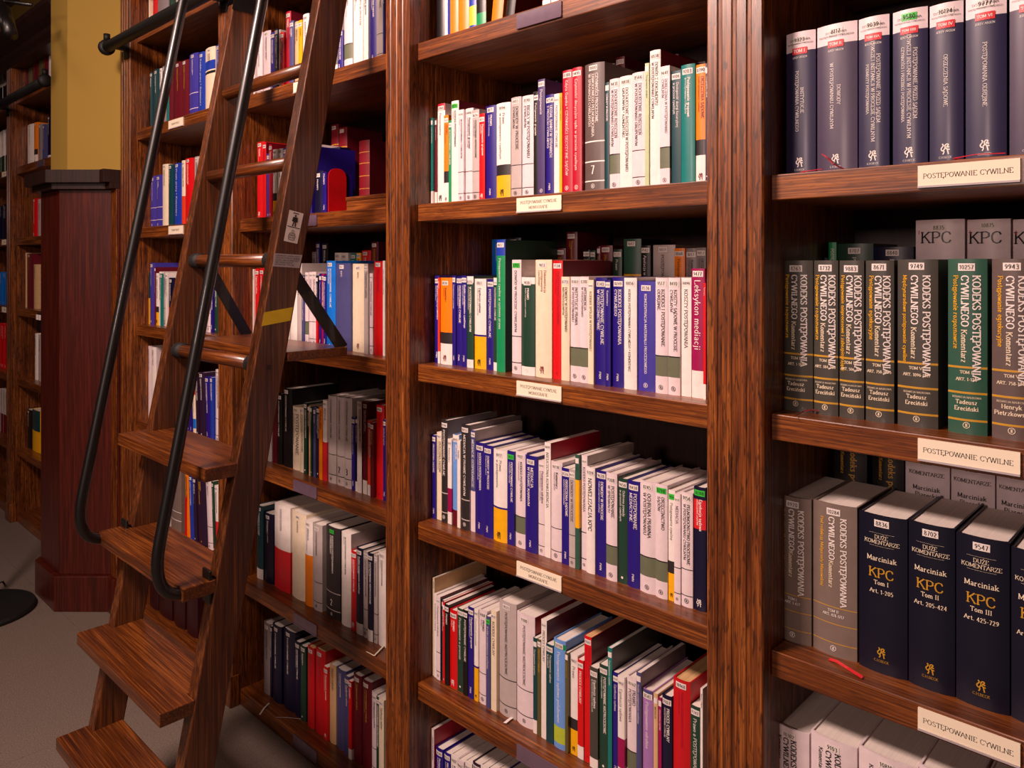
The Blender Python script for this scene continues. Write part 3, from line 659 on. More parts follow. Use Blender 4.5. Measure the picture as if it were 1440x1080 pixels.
def make_book(x0, x1, zb, h, Y, style, label, group, title=None, opts='', depth=None, lines=None):
    desc, base, bands, tcol, emb = ST[style]
    o = dict(p.split('=') if '=' in p else (p, '1') for p in opts.split())
    w = x1 - x0; big = w > 0.021
    rb = random.Random(int(x0 * 99991) ^ int(zb * 7919))
    depth = depth or (0.150 + 0.014 * rb.random() if h < 0.235 else 0.168 + 0.012 * rb.random())
    depth = float(o.get('D', depth)); TS = float(o.get('T', 1))
    depth = min(depth, 0.338 - Y)
    lean = math.radians(float(o.get('L', 0)))
    rot = (0, lean, 0) if lean else None
    zoff = abs(math.sin(lean)) * w / 2
    root = empty('book', ((x0 + x1) / 2, Y, zb + zoff), label, 'book', group, rot=rot)
    bul = 0.0 if w < 0.009 else min(0.12 * w, 0.006) if big else 0.0012
    hard = big and 'soft' not in o
    th = 0.0026 if hard else 0.0011
    th = min(th, w * 0.2)
    N = 8 if big else 4
    def sy(x):
        t = max(-1, min(1, 2 * x / w)); return bul * t * t
    pts = [(-w / 2, depth)] + [(-w / 2 + w * i / N, sy(-w / 2 + w * i / N)) for i in range(N + 1)] + [(w / 2, depth)]
    inn = [(-w / 2 + th, depth)] + [(max(-w / 2 + th, min(w / 2 - th, -w / 2 + w * i / N)), sy(-w / 2 + w * i / N) + th * 1.2) for i in range(N + 1)] + [(w / 2 - th, depth)]
    zs = sorted({0.0, 1.0} | {b[0] for b in bands} | {b[1] for b in bands})
    mats = [base]; board = o.get('B')
    for b in bands:
        if b[2] not in mats: mats.append(b[2])
    if board and board not in mats: mats.append(board)
    n = len(pts); V = []; F = []; MI = []; SM = []
    for z in zs:
        V += [(p[0], p[1], z * h) for p in pts]
    SV = []
    for i, (za, zb_) in enumerate(zip(zs, zs[1:])):
        mid = (za + zb_) / 2; col = base
        for b in bands:
            if b[0] <= mid <= b[1]: col = b[2]
        for k in range(n - 1):
            side = k == 0 or k == n - 2
            SM.append(not side)
            c = board if (side and board) else (col if (not side or not hard) else base)
            if side:
                vb = len(zs) * n + len(SV); SV += [V[q] for q in (i * n + k, i * n + k + 1, (i + 1) * n + k + 1, (i + 1) * n + k)]
                F.append((vb, vb + 1, vb + 2, vb + 3))
            else: F.append((i * n + k, i * n + k + 1, (i + 1) * n + k + 1, (i + 1) * n + k))
            MI.append(mats.index(c))
    V += SV
    lo = len(V); V += [(p[0], p[1], 0) for p in pts]; top = len(V); V += [(p[0], p[1], h) for p in pts]
    b0 = len(V); V += [(p[0], p[1], 0) for p in inn]; b1 = len(V); V += [(p[0], p[1], h) for p in inn]
    for k in range(n - 1):
        F.append((b0 + k + 1, b0 + k, b1 + k, b1 + k + 1)); MI.append(0)
        F.append((top + k, top + k + 1, b1 + k + 1, b1 + k)); MI.append(mats.index(base))
        F.append((lo + k + 1, lo + k, b0 + k, b0 + k + 1)); MI.append(0)
    for k in (0, n - 1):
        F.append((lo + k, top + k, b1 + k, b0 + k)); MI.append(0)
    cov = mesh('cover', V, F, [paint(m) for m in mats], root, MI, world_coords=False)
    cov.data.polygons.foreach_set('use_smooth', SM + [False] * (len(F) - len(SM)))
    sq = 0.0028 if hard else 0.0006
    pg = box_v(-w / 2 + th * 1.02, w / 2 - th * 1.02, sy(w / 2) + th * 1.3, depth - (0.004 if hard else 0.0008), sq * 0.5, h - sq)
    mesh('page_block', pg, BOXF, PAPER_TAN if ('tan' in o or style == 'rt') else PAPER, root, world_coords=False)
    eps = 0.0007 if big else 0.00035
    surf = lambda x: sy(x) - eps
    zt = h * 0.96
    # call-number sticker
    stk = o.get('s', 'w')
    if stk != 'n':
        sw_, sh_ = min(w * 0.86, 0.021), min(0.0105, 0.012)
        xs = [-sw_ / 2 + sw_ * i / 4 for i in range(5)]
        z1 = h - 0.004 - rb.random() * 0.004; z0_ = z1 - sh_
        V = [(x, sy(x) - eps * 0.8, z) for z in (z0_, z1) for x in xs]
        F = [(i, i + 1, 6 + i, 5 + i) for i in range(4)]; MI = [0] * 4
        if w > 0.011:
            num = str(rb.randint(8000, 10999)); sz = min(0.0062, sw_ / text_width(num, 1.0) * 0.86)
            tv, tf = place_text([(num, sz, -text_width(num, sz) / 2 + 0.05 * sz, (z0_ + z1 - sz) / 2, 'h', 0.85, False)], lambda x: sy(x) - eps - 0.0003)
            bb = len(V); V += tv; F += [tuple(bb + q for q in f) for f in tf]; MI += [1] * len(tf)
        mesh('call_number_sticker', V, F, [paint('GRN') if stk == 'g' else STICK, INKM], root, MI, world_coords=False)
        zt = z0_ - 0.006
    # lettering
    groups = {}
    if lines:
        for (s, size, x, z, ori, bold, serif, c) in lines: groups.setdefault(c, []).append((s, size, x, z, ori, bold, serif))
    else:
        z_lo = max([b[1] for b in bands if b[1] < 0.7] + [0.12]) * h + 0.008
        z_hi = min([b[0] * h - 0.006 for b in bands if b[0] > 0.7] + [zt])
        t = title if title is not None else POOL[rb.randrange(len(POOL))]
        L = []
        ls_ = t.split('/') if t else []
        if ls_:
            nl = len(ls_); size = min(0.46 * TS * w / nl ** 0.7 * 0.82, TS * (0.0066 if nl < 3 else 0.0056))
            size = max(size, 0.0022)
            mx = max(text_width(s, 1.0) for s in ls_); size = min(size, (z_hi - z_lo) / mx)
            pitch = size * 1.45
            for i, s in enumerate(ls_):
                xb = (nl - 1) * pitch / 2 - i * pitch - size / 2
                L.append((s, size, xb, z_hi, 'v', 0.82 + 0.2 * (s.isupper()), s.isupper()))
            if nl == 1 and w > 0.016 and title is None:
                L[0] = (ls_[0], size * 0.8, 0.1 * size, z_hi, 'v', 1.2, False)
                L.append((POOL[rb.randrange(len(POOL))], min(size * 0.5, (z_hi - z_lo) / 12), -size * 0.75, z_hi, 'v', 0.9, False))
        if 'd' in o: L.append((o['d'], min(0.016, w * 0.6), -min(0.016, w * 0.6) * 0.32, h * 0.145, 'h', 1.1, False))
        groups[tcol] = L
    parts_ = []
    for c, L in groups.items():
        if lines:
            vert = [l for l in L if l[4] == 'v']
            if vert: parts_.append((c, vert))
            parts_ += [(c, [l]) for l in L if l[4] == 'h']
        else: parts_.append((c, L))
    done_ = False
    for c, L in parts_:
        V, F = place_text(L, surf)
        tv_, tf_ = V, F; V, F = [], []
        if c == tcol and emb and not done_:
            done_ = True
            foot = max([b[1] for b in bands if b[0] == 0] + [0])
            if emb == 'pub':
                s2 = 'PWN'; sz = min(w * 0.34, 0.0048)
                v2, f2 = place_text([(s2, sz, -sz / 2, 0.012 + text_width(s2, sz), 'v', 1.0, False)], surf); bb = len(V); V += v2; F += [tuple(bb + q for q in f) for f in f2]
            elif emb != 'dot':
                sz = min(w * 0.5, 0.011 if emb == 'ring' else 0.014) * (0.75 if emb == 'ring' else 1.1)
                for quad in emblem_polys(emb, sz):
                    bb = len(V); V += [(u, surf(u), h * float(o.get('E', 0.035)) + v) for u, v in quad]; F.append((bb, bb + 1, bb + 2, bb + 3))
            else:
                bb = len(V); r_ = min(0.0025, w * 0.2); V += [(r_ * a, surf(r_ * a), 0.012 + r_ * b) for a, b in RING[:12]]; F.append(tuple(range(bb, bb + 12)))
        if F: mesh('publisher_mark', V, F, paint(c), root, world_coords=False)
        if tf_: mesh('spine_title' if not lines or L[0][4] == 'v' else 'spine_text', tv_, tf_, paint(c), root, world_coords=False)
    return root

STUFF = []
BAY = {'mid': (B_MID, 'monograph bay', 'from ladder'), 'right': (B_RIGHT, 'commentary bay', 'from the pilaster'), 'lad': (B_LAD, 'bay behind ladder', 'from pillar'),
       'end': (B_END, 'bay beside pillar', 'from pillar'), 'fb': (B_FARB, 'bay beyond pillar', 'along'), 'fa': (B_FARA, 'farthest bay', 'along')}
def row(bay, si, ox, oy, sc, text, Y=0.042, back=False, hmax=0.325, after=None, pad=None):
    """text: one book per line: x0 x1 ytop style [; title [; options]] in pixels of a crop of the photograph"""
    (bx0, bx1), bname, ref = BAY[bay]
    zb = SHELF_Z[si]; prev = bx0 + 0.002; out = []
    hmax = min(hmax, (SHELF_Z[si + 1] - TH - zb - 0.012) if si + 1 < len(SHELF_Z) else 0.3)
    ents = []
    for ln in text.strip().split('\n'):
        ps = [p.strip() for p in ln.split(';')]; q = ps[0].split()
        a, b = ox + float(q[0]) * sc, ox + float(q[1]) * sc
        Xa, Xb = at_y(a, 0, Y)[0], at_y(b, 0, Y)[0]
        if q[2][0] == 'h': hh = float(q[2][1:])
        else: hh = at_y((a + b) / 2, oy + float(q[2]) * sc, Y)[2] - zb
        ents.append([Xa, Xb, hh, q[3], q[4] if len(q) > 4 else '', ps[1] if len(ps) > 1 and ps[1] else None, ps[2] if len(ps) > 2 else ''])
    k = 0
    for Xa, Xb, hh, stl, mk, ti, op in ents:
        w = Xb - Xa
        Xa = max(Xa, prev + 0.0006); Xb = max(Xb, Xa + min(0.0065, w)); Xb = min(Xb, bx1 - 0.001)
        if Xb - Xa < 0.004: continue
        prev = Xb; k += mk != '!'
        hh = max(0.12, min(hmax, hh)); w = Xb - Xa
        adj = 'slim ' if w < 0.0115 else ('thick ' if w > 0.034 else '')
        d = adj + ST[stl][0]
        if back: lab = '%s, %s in back row, %s, %s' % (d if len(d.split()) < 7 else ST[stl][0], ordn(k), bname, SHELFN[si])
        else: lab = '%s, %s %s, %s, %s' % (d, ordn(k), ref, bname, SHELFN[si])
        o = make_book(Xa, Xb, zb, hh, Y + (0.0 if 'L=' in op else RNG.uniform(-0.003, 0.004)), stl, lab, 'books in the ' + bname, ti, op)
        out.append(o)
        if mk: STUFF.append(o)
    return out
S = 420 / 1440
row('mid', 5, 580, 0, S, '''
112 152 h.235 k;Postępowanie cywilne
153 166 h.22 w ~
164 174 h.215 b ~
174 216 h.215 oo
217 266 h.215 oo
268 303 h.225 byg ~
305 352 h.22 kgr
372 424 h.215 o;;L=7
440 482 h.21 k;;L=9
622 660 h.22 rw ~
662 700 h.22 w ~
704 740 h.21 n !
742 800 h.22 wg !
802 850 h.22 w !
852 900 h.21 r !
902 950 h.23 wl !
952 1010 h.22 n !
''')
row('mid', 4, 580, 0, S, '''
60 80 575 t
80 98 575 mw
98 147 500 wrt;Postępowanie
147 170 555 ow
170 186 580 gr
184 222 487 w;;s=g B=M
222 250 530 wl
250 288 522 wl
288 322 530 gl
322 350 548 r
347 402 510 n
400 470 497 wy;Prawo/w postępowaniu cywilnym
470 520 468 gl;DOWODY W PROCESIE/CYWILNYM
524 578 460 wl;BIEGŁY W POSTĘPOWANIU/CYWILNYM
578 602 445 k
602 636 382 pu;Postępowanie;s=w
636 680 455 n;UDZIAŁ BANKU W SPRAWACH/Z PROCESU CYWILNEGO
680 706 452 w
706 718 448 y;;s=n
716 768 338 cr;Edyta Gapska * CZYNNOŚCI DECYZYJNE SĄDÓW;T=1.5
768 814 325 cr;Czynności decyzyjne sądu w procesie cywilnym
818 912 302 br;CZYNNOŚCI PROCESOWE/ZAWODOWEGO PEŁNOMOCNIKA/W SPRAWACH CYWILNYCH;T=1.35 d=7
922 942 395 dt
942 992 378 wg;DOCHODZENIE ROSZCZEŃ/W POSTĘPOWANIU CYWILNYM
992 1052 365 w;DOCHODZENIE ROSZCZEŃ W POSTĘPOWANIU/GRUPOWYM * KOMENTARZ
1056 1122 348 wl;DOCHODZENIE ROSZCZEŃ/W POSTĘPOWANIU GRUPOWYM
1122 1142 305 pg
1142 1194 242 w;DOWÓD Z DOKUMENTU/W POSTĘPOWANIU CYWILNYM;B=M
1194 1242 320 wg;DORĘCZENIA W POSTĘPOWANIU/CYWILNYM
1242 1290 340 dt;Dostępność skargi kasacyjnej/w procesie cywilnym
1292 1358 310 tt;;B=GR
1358 1412 308 ow
1412 1425 305 dp ~
''')
row('mid', 4, 580, 0, S, '''
575 600 440 gx ~
655 690 392 dn ~
930 975 310 gx !
980 1022 275 m;Prawo
1225 1275 262 m ~
1370 1410 298 gx ~
''', Y=0.212, back=True)
row('mid', 3, 580, 290, S, '''
100 122 335 n
122 132 345 ro;;s=n
130 188 345 ow
188 204 335 n
204 236 340 n
236 262 335 n
262 294 338 dgw
294 350 350 wyn
352 384 352 n;POSTĘPOWANIE CYWILNE
386 404 345 dgw
404 446 162 grb;Postępowanie cywilne w systemie prawa;B=DG
478 522 258 wl;DOWÓD W PROCESIE CYWILNYM;s=g
522 588 342 dgw
590 668 258 cx;Dokumentacja/postępowania/cywilnego
668 716 262 rp;;B=M
716 756 340 c;DOWODY W POSTĘPOWANIU/NIEPROCESOWYM
756 804 340 wg;INSTYTUCJE PRAWA/W POSTĘPOWANIU
804 846 340 wg;INTERWENCJA/W POSTĘPOWANIU
848 874 355 c;KODEKS SPÓŁEK W POSTĘPOWANIU
874 930 345 n;POSTĘPOWANIE CYWILNE/W ORZECZNICTWIE
930 956 355 n;Komentarz
956 1018 342 n;KODEKS POSTĘPOWANIA/CYWILNEGO
1018 1080 345 w;KODEKS POSTĘPOWANIA CYWILNEGO * KOMENTARZ
1082 1168 362 vb;KONCENTRACJA MATERIAŁU PROCESOWEGO;T=1.4
1170 1230 345 wg;KODEKS I POSTĘPOWANIE/ODRĘBNE
1230 1288 345 wg;KOSZTY SĄDOWE W PROCESIE/CYWILNYM
1288 1338 345 w;KOSZTY POSTĘPOWANIA
1338 1402 300 lex;Leksykon mediacji;T=1.75
1402 1414 370 rw;;s=n
''')
row('mid', 3, 780, 320, 220 / 1440, '''
-600 -470 108 bb;;s=n
-440 -320 95 dn ~
-300 -220 190 m !
-140 -40 180 dg ~
0 90 190 m ~
105 205 40 m
250 285 205 k ~
285 325 205 k ~
325 375 210 dg ~
380 410 175 m ~
412 525 165 m;PRAWO
535 615 200 dg;Prawo
630 790 105 gny;POSTĘPOWANIE
795 880 165 k;Apelacja w procesie
890 1095 160 g;POSTĘPOWANIE
1100 1195 190 o;Postępowanie
1200 1300 190 gx
1305 1390 185 gx
''', Y=0.218, back=True)
row('mid', 2, 580, 550, S, '''
90 110 212 n
110 134 200 c
136 166 140 ch;POSTĘPOWANIE CYWILNE;B=GX
166 186 232 wm
186 216 212 lbm
216 232 238 w
234 274 162 ch;MEDIACJA W PRAWIE CYWILNYM;B=GX T=1.5
274 296 190 slw;MEDIACJE GOSPODARCZE;B=G T=1.4
296 338 250 n
338 386 262 n
386 452 284 wyn;Prawo/w postępowaniu
452 486 290 n;;s=g
486 540 294 wg
540 600 312 n;MEDIACJA/W PRAWIE KARNYM
600 630 338 wl
630 660 250 w;NIEUCZCIWA KONKURENCJA;B=CR
662 716 342 wl
718 756 372 n
756 786 378 gl
786 806 306 gyg;KPC
808 836 312 wl;;B=G
836 878 368 w;NOWELIZACJA KPC;T=1.3
880 930 386 n
932 984 396 wg;POSTĘPOWANIE/W SPRAWACH
986 1030 424 dg;Ochrona powoda/w procesie cywilnym
1032 1092 436 n;POSTĘPOWANIE/MEDIACYJNE
1094 1170 436 wg;OCHRONA PRAWNA/W POSTĘPOWANIU
1172 1228 450 wg;ORZECZNICTWO/SĄDÓW;s=g
1230 1262 480 wy;;s=g
1264 1294 494 wl
1296 1350 490 wl;PEŁNOMOCNICTWO PROCESOWE/W POSTĘPOWANIU CYWILNYM
1352 1410 465 nr;;s=g
''')
row('mid', 1, 580, 765, S, '''
80 92 160 c;;s=n B=TN
92 114 238 w
114 134 252 wl;;B=M
134 148 274 dt ~
148 158 278 r
158 178 290 k
178 214 320 r
214 244 312 dg;Postępowanie w procesie
246 268 318 k
270 296 304 n
296 316 314 wyn
316 354 322 wl
356 376 348 sl;;s=g
378 404 322 c;KODEKS CYWILNY
406 488 285 gl;POSTĘPOWANIE NIEPROCESOWE;T=1.4
490 576 345 wl;POSTĘPOWANIE NIEPROCESOWE;B=CR T=1.4
578 596 455 br_
597 616 462 ol
618 644 368 w;;B=M
646 680 484 dt;Postępowanie sądowe/w prawach
680 738 462 lb;Postępowanie sądowe polubowne;T=1.7
740 754 522 ol
754 790 536 wy;Prawo
792 820 562 rw
822 856 450 rp;;tan B=M
858 896 594 gg
898 938 586 dg
940 960 502 tt;;B=KG
962 988 622 n
990 1022 640 wm
1024 1080 650 wg;PRAWO/POSTĘPOWANIA
1082 1104 618 sl;;B=GX
1106 1156 706 ll;Postępowanie odrębne
1158 1178 724 tn
1180 1196 744 mg
1198 1246 736 dn
1250 1332 660 rt
1336 1382 786 dg;Prawo o POSTĘPOWANIU CYWILNYM
1383 1394 700 w;;s=n
''')
row('mid', 0, 590, 930, 200 / 1440, '''
85 148 672 wl;;B=CR
152 225 890 n
232 295 940 n
300 372 965 w
376 440 1010 wl
445 515 1030 w
520 600 1045 dp
605 690 1075 w
695 760 1100 gg ~
765 840 1120 wl ~
845 930 1150 n ~
935 1030 1180 w ~
1040 1120 1210 r !
1130 1240 1240 wg !
1250 1330 1270 n !
''')
T2 = 220 / 1440
row('lad', 5, 280, 0, T2, '''
420 470 330 w ~
472 518 320 gl ~
522 572 300 wl
575 642 285 wg;;B=M
645 690 296 n ~
692 722 268 dn ~
724 738 270 w ~;;s=n
740 780 300 r
784 830 105 cr;;B=M
832 870 195 sl
872 908 198 tn ~
910 944 186 y ~
950 1004 130 w ~
1006 1040 120 n !
1045 1100 100 wl !
1105 1160 60 w !
1165 1215 60 r !
1220 1270 40 wg ~
1276 1324 330 n ~
1326 1402 h.235 wg
1406 1466 h.235 w
1468 1510 h.23 w;DOWODY W PROCESIE
1512 1555 h.23 w
1558 1616 h.225 n
1618 1690 h.23 gl;POSTĘPOWANIE/CYWILNE
1692 1708 h.22 n ~
''')
U = 340 / 1440
row('lad', 4, 240, 0, U, '''
500 544 845 r
546 566 850 rp;;B=M
567 584 915 vb ~
586 604 860 cr
605 628 890 wy
630 656 885 w ~
660 686 880 n ~
690 730 860 w !
735 780 850 wl ~
785 830 870 n
''')
row('lad', 4, 240, 0, U, '''
950 994 742 rk;;B=M
997 1046 760 rk;;B=M
''', Y=0.20, back=True)
V_ = 205 / 1438
row('lad', 3, 340, 330, V_, '''
60 105 340 w ~
110 152 335 r ~
156 208 330 r ~;POSTĘPOWANIE
215 290 350 wl !
300 350 340 w !
355 420 330 n !
425 465 340 w ~
470 536 330 w
540 588 282 g;Egzekucja sądowa;B=G
592 620 402 sl ~
622 654 372 wg ~
656 690 368 wl ~
692 728 366 wl
730 750 402 nrd ~
752 772 384 n ~
773 800 388 mg ~
801 828 402 n ~
830 918 257 bb;POSTĘPOWANIE CYWILNE/W PRAWIE
921 1064 282 sl;KPC
1067 1208 287 cx;KPC
1211 1250 287 g
1252 1284 382 wl
1287 1388 262 rp
1390 1411 257 w ~
''')
row('lad', 3, 340, 330, V_, '''
675 733 170 g ~
735 770 75 n ~
790 845 85 k
905 975 178 w ~;PRAWO
977 1045 180 w ~
1050 1125 185 tt ~
1128 1170 180 y ~
1175 1265 155 r ~
1275 1345 70 m
''', Y=0.215, back=True)
X_ = 165 / 1437
row('lad', 2, 380, 520, X_, '''
-120 -60 420 n !
-55 5 400 w ~
12 66 330 m
70 128 292 k;POSTĘPOWANIE CYWILNE
131 236 232 k;POSTĘPOWANIE CYWILNE
246 342 455 c;POSTĘPOWANIE/nieprocesowe;T=1.8
345 408 460 c
412 450 405 dg
453 474 430 k ~
476 500 440 tn
502 520 450 dg
522 550 462 sl ~
552 594 452 dp
600 640 458 o;;s=n
646 692 372 wr
696 794 320 gl;POSTĘPOWANIE CYWILNE;s=n
796 884 336 gl;POSTĘPOWANIE CYWILNE;s=n d=2
887 984 347 gl;POSTĘPOWANIE CYWILNE;s=n d=3
987 1028 582 n
1030 1058 575 dnw
1062 1118 388 w;;B=M
1121 1170 396 mw
1175 1228 622 ro
1230 1270 645 m
1273 1368 437 rp
1371 1404 612 n
''')
Z_ = 200 / 1440
row('lad', 1, 350, 680, Z_, '''
75 138 222 br_
142 232 305 dn
240 398 225 wr;;s=n soft
412 553 300 c;KODEKS
556 633 378 wo
636 724 418 gl;POSTĘPOWANIE
757 900 445 ch;KODEKS POSTĘPOWANIA/CYWILNEGO;s=g d=2
915 1010 505 w;;s=n soft B=G
1014 1072 690 r
1076 1144 655 dnw
1147 1198 692 gl
1200 1252 705 dnw
1256 1290 722 gl
1294 1371 700 w
''')
row('lad', 0, 350, 790, Z_, '''
135 204 625 gx
206 226 655 dn
229 318 645 dn;POSTĘPOWANIE CYWILNE
324 442 700 dn;POSTĘPOWANIE CYWILNE
446 498 815 dn
500 556 860 dg
582 648 868 rt
652 752 898 rt
756 796 1062 r
798 862 1052 tn;;s=n
864 960 1100 sl;;s=n
962 1010 1160 sl
1012 1044 1205 rw
1047 1128 1150 m
1131 1224 1210 m
1230 1284 1330 wl
1286 1318 1370 dg
1322 1371 1390 c
''')
H_ = 160 / 1440
row('end', 6, 140, 0, H_, '''
500 570 h.24 g ~
575 640 h.25 c ~;;s=n
648 720 h.25 r ~;;s=n
724 862 h.25 gx ~;;s=n
868 935 h.24 dg ~
940 1000 h.23 g ~
1010 1100 h.24 w !
1110 1200 h.24 n !
''')
I_ = 130 / 1080
row('end', 5, 190, 60, I_, '''
165 190 350 dt ~
192 268 312 dt
270 298 300 wgr ~
300 346 275 gx ~
348 384 300 tt ~
386 424 250 m ~
427 534 228 m
537 618 208 m
622 724 130 vr
727 803 110 b;Kodeks pracy * Komentarz;T=1.8
807 922 58 cb;KODEKS/PRACY
926 994 22 b ~;Komentarz
1000 1060 30 m !
1065 1120 20 w !
''')
row('end', 4, 190, 200, I_, '''
150 224 398 vr
226 300 383 vr
306 374 258 c
377 430 262 dt;Prawo pracy
433 518 245 b;Prawo pracy * Komentarz;T=1.8
521 572 212 wro
574 663 188 r
667 745 167 gl ~
750 820 170 w !
830 900 150 n !
''')
J_ = 140 / 1080
row('end', 3, 190, 355, J_, '''
138 152 215 yt ~;;s=n
154 204 112 vb;Prawo w procesie
205 217 160 m ~
218 248 225 wy ~
250 276 208 w
278 296 230 tt ~
297 320 215 gl ~
322 346 220 w
350 410 275 nrd ~
415 470 250 w ~
475 530 230 n !
540 600 240 w !
610 660 230 r !
670 760 240 wl !
766 814 240 wl ~
816 840 245 n ~
842 880 250 dg ~
882 914 255 dn ~
''')
row('end', 2, 190, 480, J_, '''
106 160 48 bin ~;;s=n
163 214 62 w;;s=n B=P
420 470 420 n !
500 552 440 w !
560 592 470 n ~;;L=-3
596 616 470 n ~;;L=-3
622 655 440 wt ~;;L=-3
662 690 350 dp;;L=-3
694 752 345 dp;;L=-3
760 808 392 n;;L=-3
818 842 395 b;;L=-2
848 918 312 wl
''')
K_ = 110 / 914
row('end', 1, 220, 650, K_, '''
60 148 60 g ~
152 272 100 gbn;;s=n
346 384 150 o ~;;L=-4 s=n
388 430 165 b;;L=-4
438 470 190 dp;;L=-4
480 580 220 dpy;PRAWO/KARNE SKARBOWE;L=-5 s=n
590 655 225 wl;;L=-5
662 684 235 dg;;L=-4
690 740 290 wr ~;;L=-4
''')
row('end', 0, 190, 650, I_, '''
100 260 h.26 dm
270 420 h.26 dm
430 560 h.25 dm
575 700 h.25 dm
''')
row('fb', 6, 0, 0, 80 / 360, '''
135 165 h.22 m ~
168 200 h.23 ol ~
203 235 h.23 m ~
238 268 h.22 ol ~
270 296 h.21 m ~
300 318 225 w ~;;s=n
''')
row('fb', 5, 0, 0, 80 / 360, '''
168 207 788 w
209 232 776 ow ~
234 262 786 gx
264 290 790 sl ~
292 315 735 dnw ~
''')
row('fb', 4, 0, 230, 80 / 360, '''
205 228 222 r ~
232 262 225 g ~
''')
row('fb', 3, 0, 230, 80 / 360, '''
135 148 566 tn ~
150 204 570 m
206 231 638 tn;;s=n
''')
row('fb', 2, 0, 440, 80 / 360, '''
215 232 132 w
236 262 140 g ~
''')
row('fb', 1, 0, 440, 80 / 360, '''
165 194 612 k
197 245 616 yt;;s=n
''')
FA = {6: [('wk', .27)] * 6, 5: [('wgr', .26)] * 6, 4: [('dn', .2), ('dn', .2), ('dn', .21), ('dn', .2), ('bb', .2), ('bb', .2)], 3: [('bb', .19)] * 6, 2: [('r', .26)] * 6, 1: [('gm', .25)] * 6}
for si, lst in FA.items():
    row('fa', si, 0, 0, 1.0, '\n'.join('%f %f h%f %s ~;;s=n' % (-3.5 + i * 3.1, -0.6 + i * 3.1, h, s) for i, (s, h) in enumerate(lst)))

# ------------------------------------------------------------------ the large volumes of the commentary bay
def vol(si, ox, oy, sc, x0, x1, yt, style, lines, label, Y=0.032, opts='', depth=None):
    a, b = ox + x0 * sc, ox + x1 * sc
    Xa, Xb = at_y(a, 0, Y)[0], at_y(b, 0, Y)[0]
    Xa += 0.0006; Xb -= 0.0006
    h = float(yt[1:]) if isinstance(yt, str) else at_y((a + b) / 2, oy + yt * sc, Y)[2] - SHELF_Z[si]
    w = Xb - Xa
    L = []
    for (s, size, x, z, ori, bold, c) in lines:
        sz = size; tw = text_width(s, sz)
        if ori == 'h':
            if tw > w * 0.86: sz *= w * 0.86 / tw; tw = text_width(s, sz)
            L.append((s, sz, x * w - tw / 2, z * h, 'h', bold, True, c))
        else:
            L.append((s, sz, x * w, z * h, 'v', bold, True, c))
    return make_book(Xa, Xb, SHELF_Z[si], h, Y, style, label, 'books in the commentary bay', None, opts, depth, L)
def hide(o): STUFF.append(o); return o
def ribbon(book, pts, col, wd=0.004):
    V = []; F = []
    for i, p in enumerate(pts):
        V += [(p[0], p[1] - wd / 2, p[2]), (p[0], p[1] + wd / 2, p[2] + 0.0012)]
    for i in range(len(pts) - 1): F.append((2 * i, 2 * i + 2, 2 * i + 3, 2 * i + 1))
    o = mesh('ribbon_bookmark', V, F, paint(col), book)
    s = o.modifiers.new('solid', 'SOLIDIFY'); s.thickness = 0.0006
    return o
R_ = 370 / 1437
SYS = [(130, 294, 172, 'sysA', ['INSTYTUCJE', 'POSTĘPOWANIA CYWILNEGO'], 'TOM I', 'first', ''), (298, 522, 128, 'sysB', ['DOWODY', 'W POSTĘPOWANIU CYWILNYM'], 'TOM II', 'second', ''),
       (526, 698, 88, 'sysA', ['POSTĘPOWANIE PRZED SĄDEM', 'PIERWSZEJ INSTANCJI W PROCESIE CYWILNYM', 'PODMIOTY POSTĘPOWANIA'], 'TOM IIIA', 'third', ''), (712, 908, 48, 'sysA', ['POSTĘPOWANIE PRZED SĄDEM', 'PIERWSZEJ INSTANCJI W PROCESIE CYWILNYM', 'CZYNNOŚCI I PRZEBIEG POSTĘPOWANIA'], 'TOM IIIB', 'fourth', 's=g'),
       (914, 1104, 14, 'sysA', ['ORZECZENIA SĄDOWE'], 'TOM IV', 'fifth', ''), (1110, 1340, -36, 'sysA', ['POSTĘPOWANIA ODRĘBNE'], 'TOM VI', 'sixth', ''), (1350, 1590, -90, 'sysB', ['POSTĘPOWANIE NIEPROCESOWE'], 'TOM VII', 'seventh', ''), (1600, 1850, 'h.243', 'sysA', ['EGZEKUCJA'], 'TOM VIII', 'eighth', ''), (1860, 2120, 'h.243', 'sysA', ['POSTĘPOWANIE'], 'TOM IX', 'ninth', '')]
sysb = []
